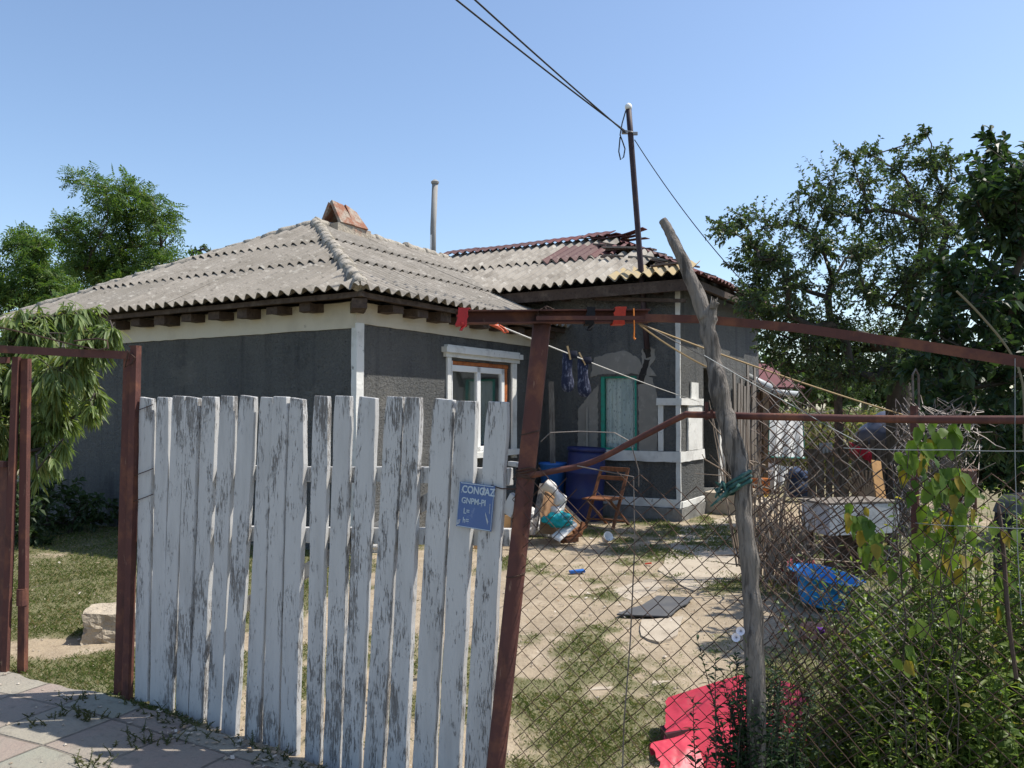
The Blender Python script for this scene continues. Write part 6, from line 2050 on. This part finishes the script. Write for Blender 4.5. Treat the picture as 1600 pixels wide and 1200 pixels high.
# vine with large leaves on the fence
vine = thing('vine', 'climbing vine with large yellow green leaves on the right fence', 'vine', V((1.55, 2.85, -0.1)))
vr = random.Random(8)
lv = Leaves(); st = MB()
vp = [(1452, 665), (1435, 680), (1470, 672), (1448, 700), (1500, 668), (1430, 715), (1490, 690), (1455, 740), (1475, 735), (1495, 745), (1480, 765), (1500, 770), (1505, 790), (1465, 760), (1510, 820), (1495, 830), (1455, 790), (1470, 815), (1450, 828), (1480, 840),
      (1415, 730), (1412, 700), (1440, 760), (1325, 800), (1345, 815), (1352, 845), (1360, 830), (1365, 860), (1338, 792), (1378, 880), (1400, 900), (1425, 870), (1460, 880), (1490, 880), (1520, 880), (1445, 985), (1410, 1020), (1540, 940), (1560, 900), (1500, 960), (1568, 830)]
for (x, y) in vp:
    Y = fence_y(0) - 0.02
    p = onplane(x, y, F0 - FN * 0.02, F1 - FN * 0.02) + FN * vr.uniform(-0.05, 0.04)
    for _ in range(5):
        d = V((vr.uniform(-.6, .6), vr.uniform(-.5, .1), -vr.uniform(0.4, 1)))
        s = vr.uniform(0.022, 0.056)
        lv.add(p + rdir(vr) * 0.035, d, V((vr.uniform(-.5, .9), -1, vr.uniform(-.2, .9))), s, s * 0.85)
for k in range(7):
    q = [onplane(1400 + k * 16, 1180, F0, F1)]
    x, y = 1400 + k * 16, 1150
    while y > 690 + 30 * (k % 3):
        q.append(onplane(x, y, F0, F1) - FN * vr.uniform(-.02, .05)); y -= 45; x += vr.uniform(-14, 20) - (x - 1460) * 0.05
    st.tube(q, 0.0019, 4, cap=False)
st.build('stem', TREEBARK, vine)
m_ = MB(); lv.into(m_, 'broad', 0.4); m_.wobble(0.006, 45, 3); m_.build('foliage', L_VINE, vine, smooth=True)
# dry cane crossing the right edge
mb = MB(); mb.tube(dense([at(1588, 1060, 2.75), at(1575, 960, 2.75), at(1568, 860, 2.8), at(1560, 790, 2.85)], 4), [0.007] * 12 + [0.004], 6)
tag(mb.build('dry_cane', DARKWOOD, loc=at(1588, 1060, 2.75)), 'dark dry cane leaning through the weeds near the right edge', 'cane')
mb = MB(); mb.tube(dense([at(1600, 690, 4.2), at(1598, 600, 4.2), at(1575, 545, 4.2), at(1530, 490, 4.2), at(1495, 455, 4.2)], 5), 0.006, 5)
tag(mb.build('bent_cane', mat('pale cane', (0.20, 0.17, 0.11), 0.8), loc=at(1600, 690, 4.2)), 'thin pale cane arching before the dense dark tree', 'cane')
# bindweed flowers
for i, (x, y, lab) in enumerate(((1157, 986, 'upper of two white trumpet flowers left of the pole foot'), (1150, 996, 'lower of two white trumpet flowers left of the pole foot'))):
    c = at(x, y, 2.98)
    R = (V((-0.4, -1, 0.25))).to_track_quat('Z', 'Y').to_matrix()
    f = thing('bindweed_flower', lab, 'flower', c)
    MB().lathe([(0.002, -0.02), (0.004, -0.010), (0.008, -0.003), (0.014, 0.002), (0.0155, 0.003)], c, 16, R, cap=False).build('petals', mat('white petals', (0.72, 0.70, 0.74), 0.7), f, smooth=True)
    MB().tube([c - R @ V((0, 0, 0.02)), c + V((0.03, 0.03, -0.05))], 0.0015, 4).build('stalk', L_WEED, f)
mb = MB(); c = at(1281, 985, 4.0); crumple(mb, c, (0.022, 0.02, 0.016), 0.5, 2, 3, 2)
tag(mb.build('purple_scrap', mat('purple plastic', (0.10, 0.02, 0.20), 0.6), loc=c), 'tiny purple scrap among the weeds below the basin', 'scrap')
mb = MB(); c = atz(1302, 1008); crumple(mb, c + V((0.06, 0, 0.07)), (0.10, 0.08, 0.06), 0.5, 2, 13, 3); crumple(mb, c + V((-0.08, 0.1, 0.06)), (0.11, 0.08, 0.06), 0.5, 2, 14, 3)
tag(mb.build('brown_bag', mat('pinkish brown bag', (0.34, 0.18, 0.13), 0.8, [('n', (0.17, 0.07, 0.05), 12, 0.45, 0.65, 4, 0.8)]), loc=c), 'crumpled pinkish brown bag on the ground below the basin', 'bag')

# maize standing beyond the yard
rng = random.Random(91)
L_MAIZE = leafmat('dry maize', (0.15, 0.135, 0.055), (0.30, 0.26, 0.13), 0.35, 0.7, (0.10, 0.15, 0.04), 0.35)
lv = Leaves(); st = MB()
for i in range(1500):
    Y = 17.5 + 16 * rng.random() ** 1.6
    x = at(rng.uniform(1190, 1640), 650, Y).x
    h = rng.uniform(1.25, 1.75)
    b_ = V((x, Y, 0)); t_ = b_ + V((rng.uniform(-.1, .1), rng.uniform(-.1, .1), h))
    st.tube([b_, t_], [0.012, 0.006], 3, cap=False)
    for j in range(8):
        t = 0.15 + 0.8 * (j + rng.random()) / 8
        a = rng.uniform(0, 6.28)
        lv.add(b_.lerp(t_, t), V((math.cos(a), math.sin(a), 0.9)), rdir(rng), rng.uniform(0.3, 0.55), rng.uniform(0.035, 0.06))
lv.into(st, 'lance', 0.9)
tag(st.build('maize_field', L_MAIZE), 'field of drying maize', 'maize', kind='stuff')

# grass of the yard, denser where the soil is green
rng = random.Random(7)
L_GRASS = leafmat('yard grass', (0.075, 0.115, 0.026), (0.150, 0.180, 0.055), 0.30, 0.7, (0.27, 0.22, 0.11), 0.22)
P_, D_, N_, LL, WW = [], [], [], [], []
cnt_ = 0
tries = 0
while cnt_ < 95000 and tries < 1200000:
    tries += 1
    Y = 2.6 + 10.4 * rng.random() ** 1.7
    px = rng.uniform(-60, 1400)
    x = (px - 800) / FPX * Y
    if Y < pave_edge(x) + 0.02 and x < 3.0: continue
    if Y < fence_y(x) and x > 0: continue
    if px > 1180 and Y < 4.2: continue
    q = H(0, 0)
    rel = V((x, Y, 0)) - C0
    if rel.dot(UU) > -0.05 and 0 < rel.dot(VV) + 0.0: continue
    if rel.dot(UU) > B1 and rel.dot(VV) > AW - 0.1: continue
    g_ = grass_at(x, Y)
    if g_ < 0.30 or rng.random() > (g_ - 0.22) * 1.5: continue
    k = 1
    a = rng.uniform(0, 6.28)
    P_.append((x, Y, gz(x, Y) + 0.008 * g_)); D_.append((math.cos(a) * 0.9, math.sin(a) * 0.9, rng.uniform(0.5, 2.2)))
    N_.append((rng.uniform(-1, 1), rng.uniform(-1, 1), 1.0))
    s = rng.uniform(0.6, 1.3) * (0.75 + 0.05 * Y) * (0.55 + 0.6 * g_)
    LL.append(0.046 * s); WW.append(0.0036 * s * (0.7 + 0.06 * Y))
    cnt_ += 1
vs, fs = leaf_mesh(P_, D_, N_, LL, WW, 'quad', 0.3)
mb = MB(); mb.v = vs.tolist(); mb.f = [tuple(f) for f in fs.tolist()]
tag(mb.build('grass', L_GRASS), 'short dry grass', 'grass', kind='stuff')
# weeds along the pavement edge and in its joints
rng = random.Random(70)
sp_ = []
for _ in range(150):
    x = rng.uniform(-2.1, 0.2); y = pave_edge(x) - rng.uniform(-0.02, 0.10) * (1 if rng.random() < 0.8 else 3)
    if rng.random() < 0.35 + 0.65 * (x > -1.9): sp_.append((x, y))
for (cx, cy, k, sx_, sy_) in ((atz(130, 1130).x, atz(130, 1130).y, 34, 0.09, 0.05), (atz(120, 1103).x, atz(120, 1103).y, 16, 0.06, 0.03), (atz(235, 1160).x, atz(235, 1160).y, 30, 0.07, 0.06), (atz(55, 1145).x, atz(55, 1145).y, 10, 0.05, 0.02), (atz(140, 1198).x, atz(140, 1198).y, 18, 0.06, 0.04)):
    for _ in range(k): sp_.append((rng.gauss(cx, sx_), rng.gauss(cy, sy_)))
o = shoots('pavement_weeds', 'small weeds in the pavement joints', 'weeds', sp_, leafmat('pavement weeds', (0.05, 0.07, 0.022), (0.12, 0.115, 0.045), 0.3, 0.6), None, 71, 0.022, 0.007, (0.02, 0.07), 30, 'quad', 'stuff', lean=0.7)
o.location.z += 0.04
# clods, stones and litter on the bare soil
rng = random.Random(101)
mb = MB()
ico = [(0, 0, 1), (0.9, 0, 0), (0, 0.9, 0), (-0.9, 0, 0), (0, -0.9, 0), (0, 0, -0.6)]
icf = [(0, 1, 2), (0, 2, 3), (0, 3, 4), (0, 4, 1), (5, 2, 1), (5, 3, 2), (5, 4, 3), (5, 1, 4)]
n_ = 0
while n_ < 3800:
    Y = 2.9 + 9.5 * rng.random() ** 1.3
    px = rng.uniform(-50, 1350); x = (px - 800) / FPX * Y
    rel = V((x, Y, 0)) - C0
    if rel.dot(UU) > -0.05 and rel.dot(VV) > 0: continue
    if rel.dot(UU) > B1 and rel.dot(VV) > AW: continue
    inp = Y < pave_edge(x) and x < 2
    if inp and rng.random() < 0.9 and (pave_edge(x) - Y) > 0.22: continue
    s = rng.uniform(0.003, 0.011) * (1.7 if rng.random() < 0.06 else 1)
    c = V((x, Y, gz(x, Y) + (0.04 if inp else 0.01)))
    mb.add([c + V((p[0] * s * rng.uniform(.6, 1.5), p[1] * s * rng.uniform(.6, 1.5), p[2] * s * rng.uniform(.4, .9))) for p in ico], icf)
    n_ += 1
tag(mb.build('pebbles', mat('pebbles and clods', (0.34, 0.28, 0.21), 0.95, [('i', (0.52, 0.47, 0.40), 0.9), ('n', (0.2, 0.15, 0.11), 3, 0.4, 0.6, 3, 0.5)])), 'pebbles and clods on the soil', 'pebbles', kind='stuff')
mb = MB()
for _ in range(430):
    if rng.random() < 0.16:
        x = rng.uniform(-2.0, 0.0); Y = pave_edge(x) - rng.uniform(-.03, 0.2); z = 0.045
    else:
        Y = rng.uniform(6.0, 11); x = rng.uniform(0.0, 0.26) * Y; z = 0.015
        if rng.random() < 0.4: x = rng.uniform(-5.5, -2.4); Y = rng.uniform(5.2, 8.6)
    c = V((x, Y, gz(x, Y) + z)); s = rng.uniform(0.006, 0.019)
    a = rng.uniform(0, 6.28); d = V((math.cos(a), math.sin(a), rng.uniform(-.1, .4))) * s; e_ = V((-math.sin(a), math.cos(a), rng.uniform(-.2, .3))) * s * rng.uniform(.3, .7)
    mb.prism([c - d - e_, c + d - e_, c + d * 0.8 + e_, c - d + e_], (0, 0, 0.002))
tag(mb.build('litter', mat('dry leaves and litter', (0.30, 0.19, 0.10), 0.9, [('i', (0.62, 0.58, 0.52), 0.95)])), 'dry leaves and scraps of litter', 'litter', kind='stuff')
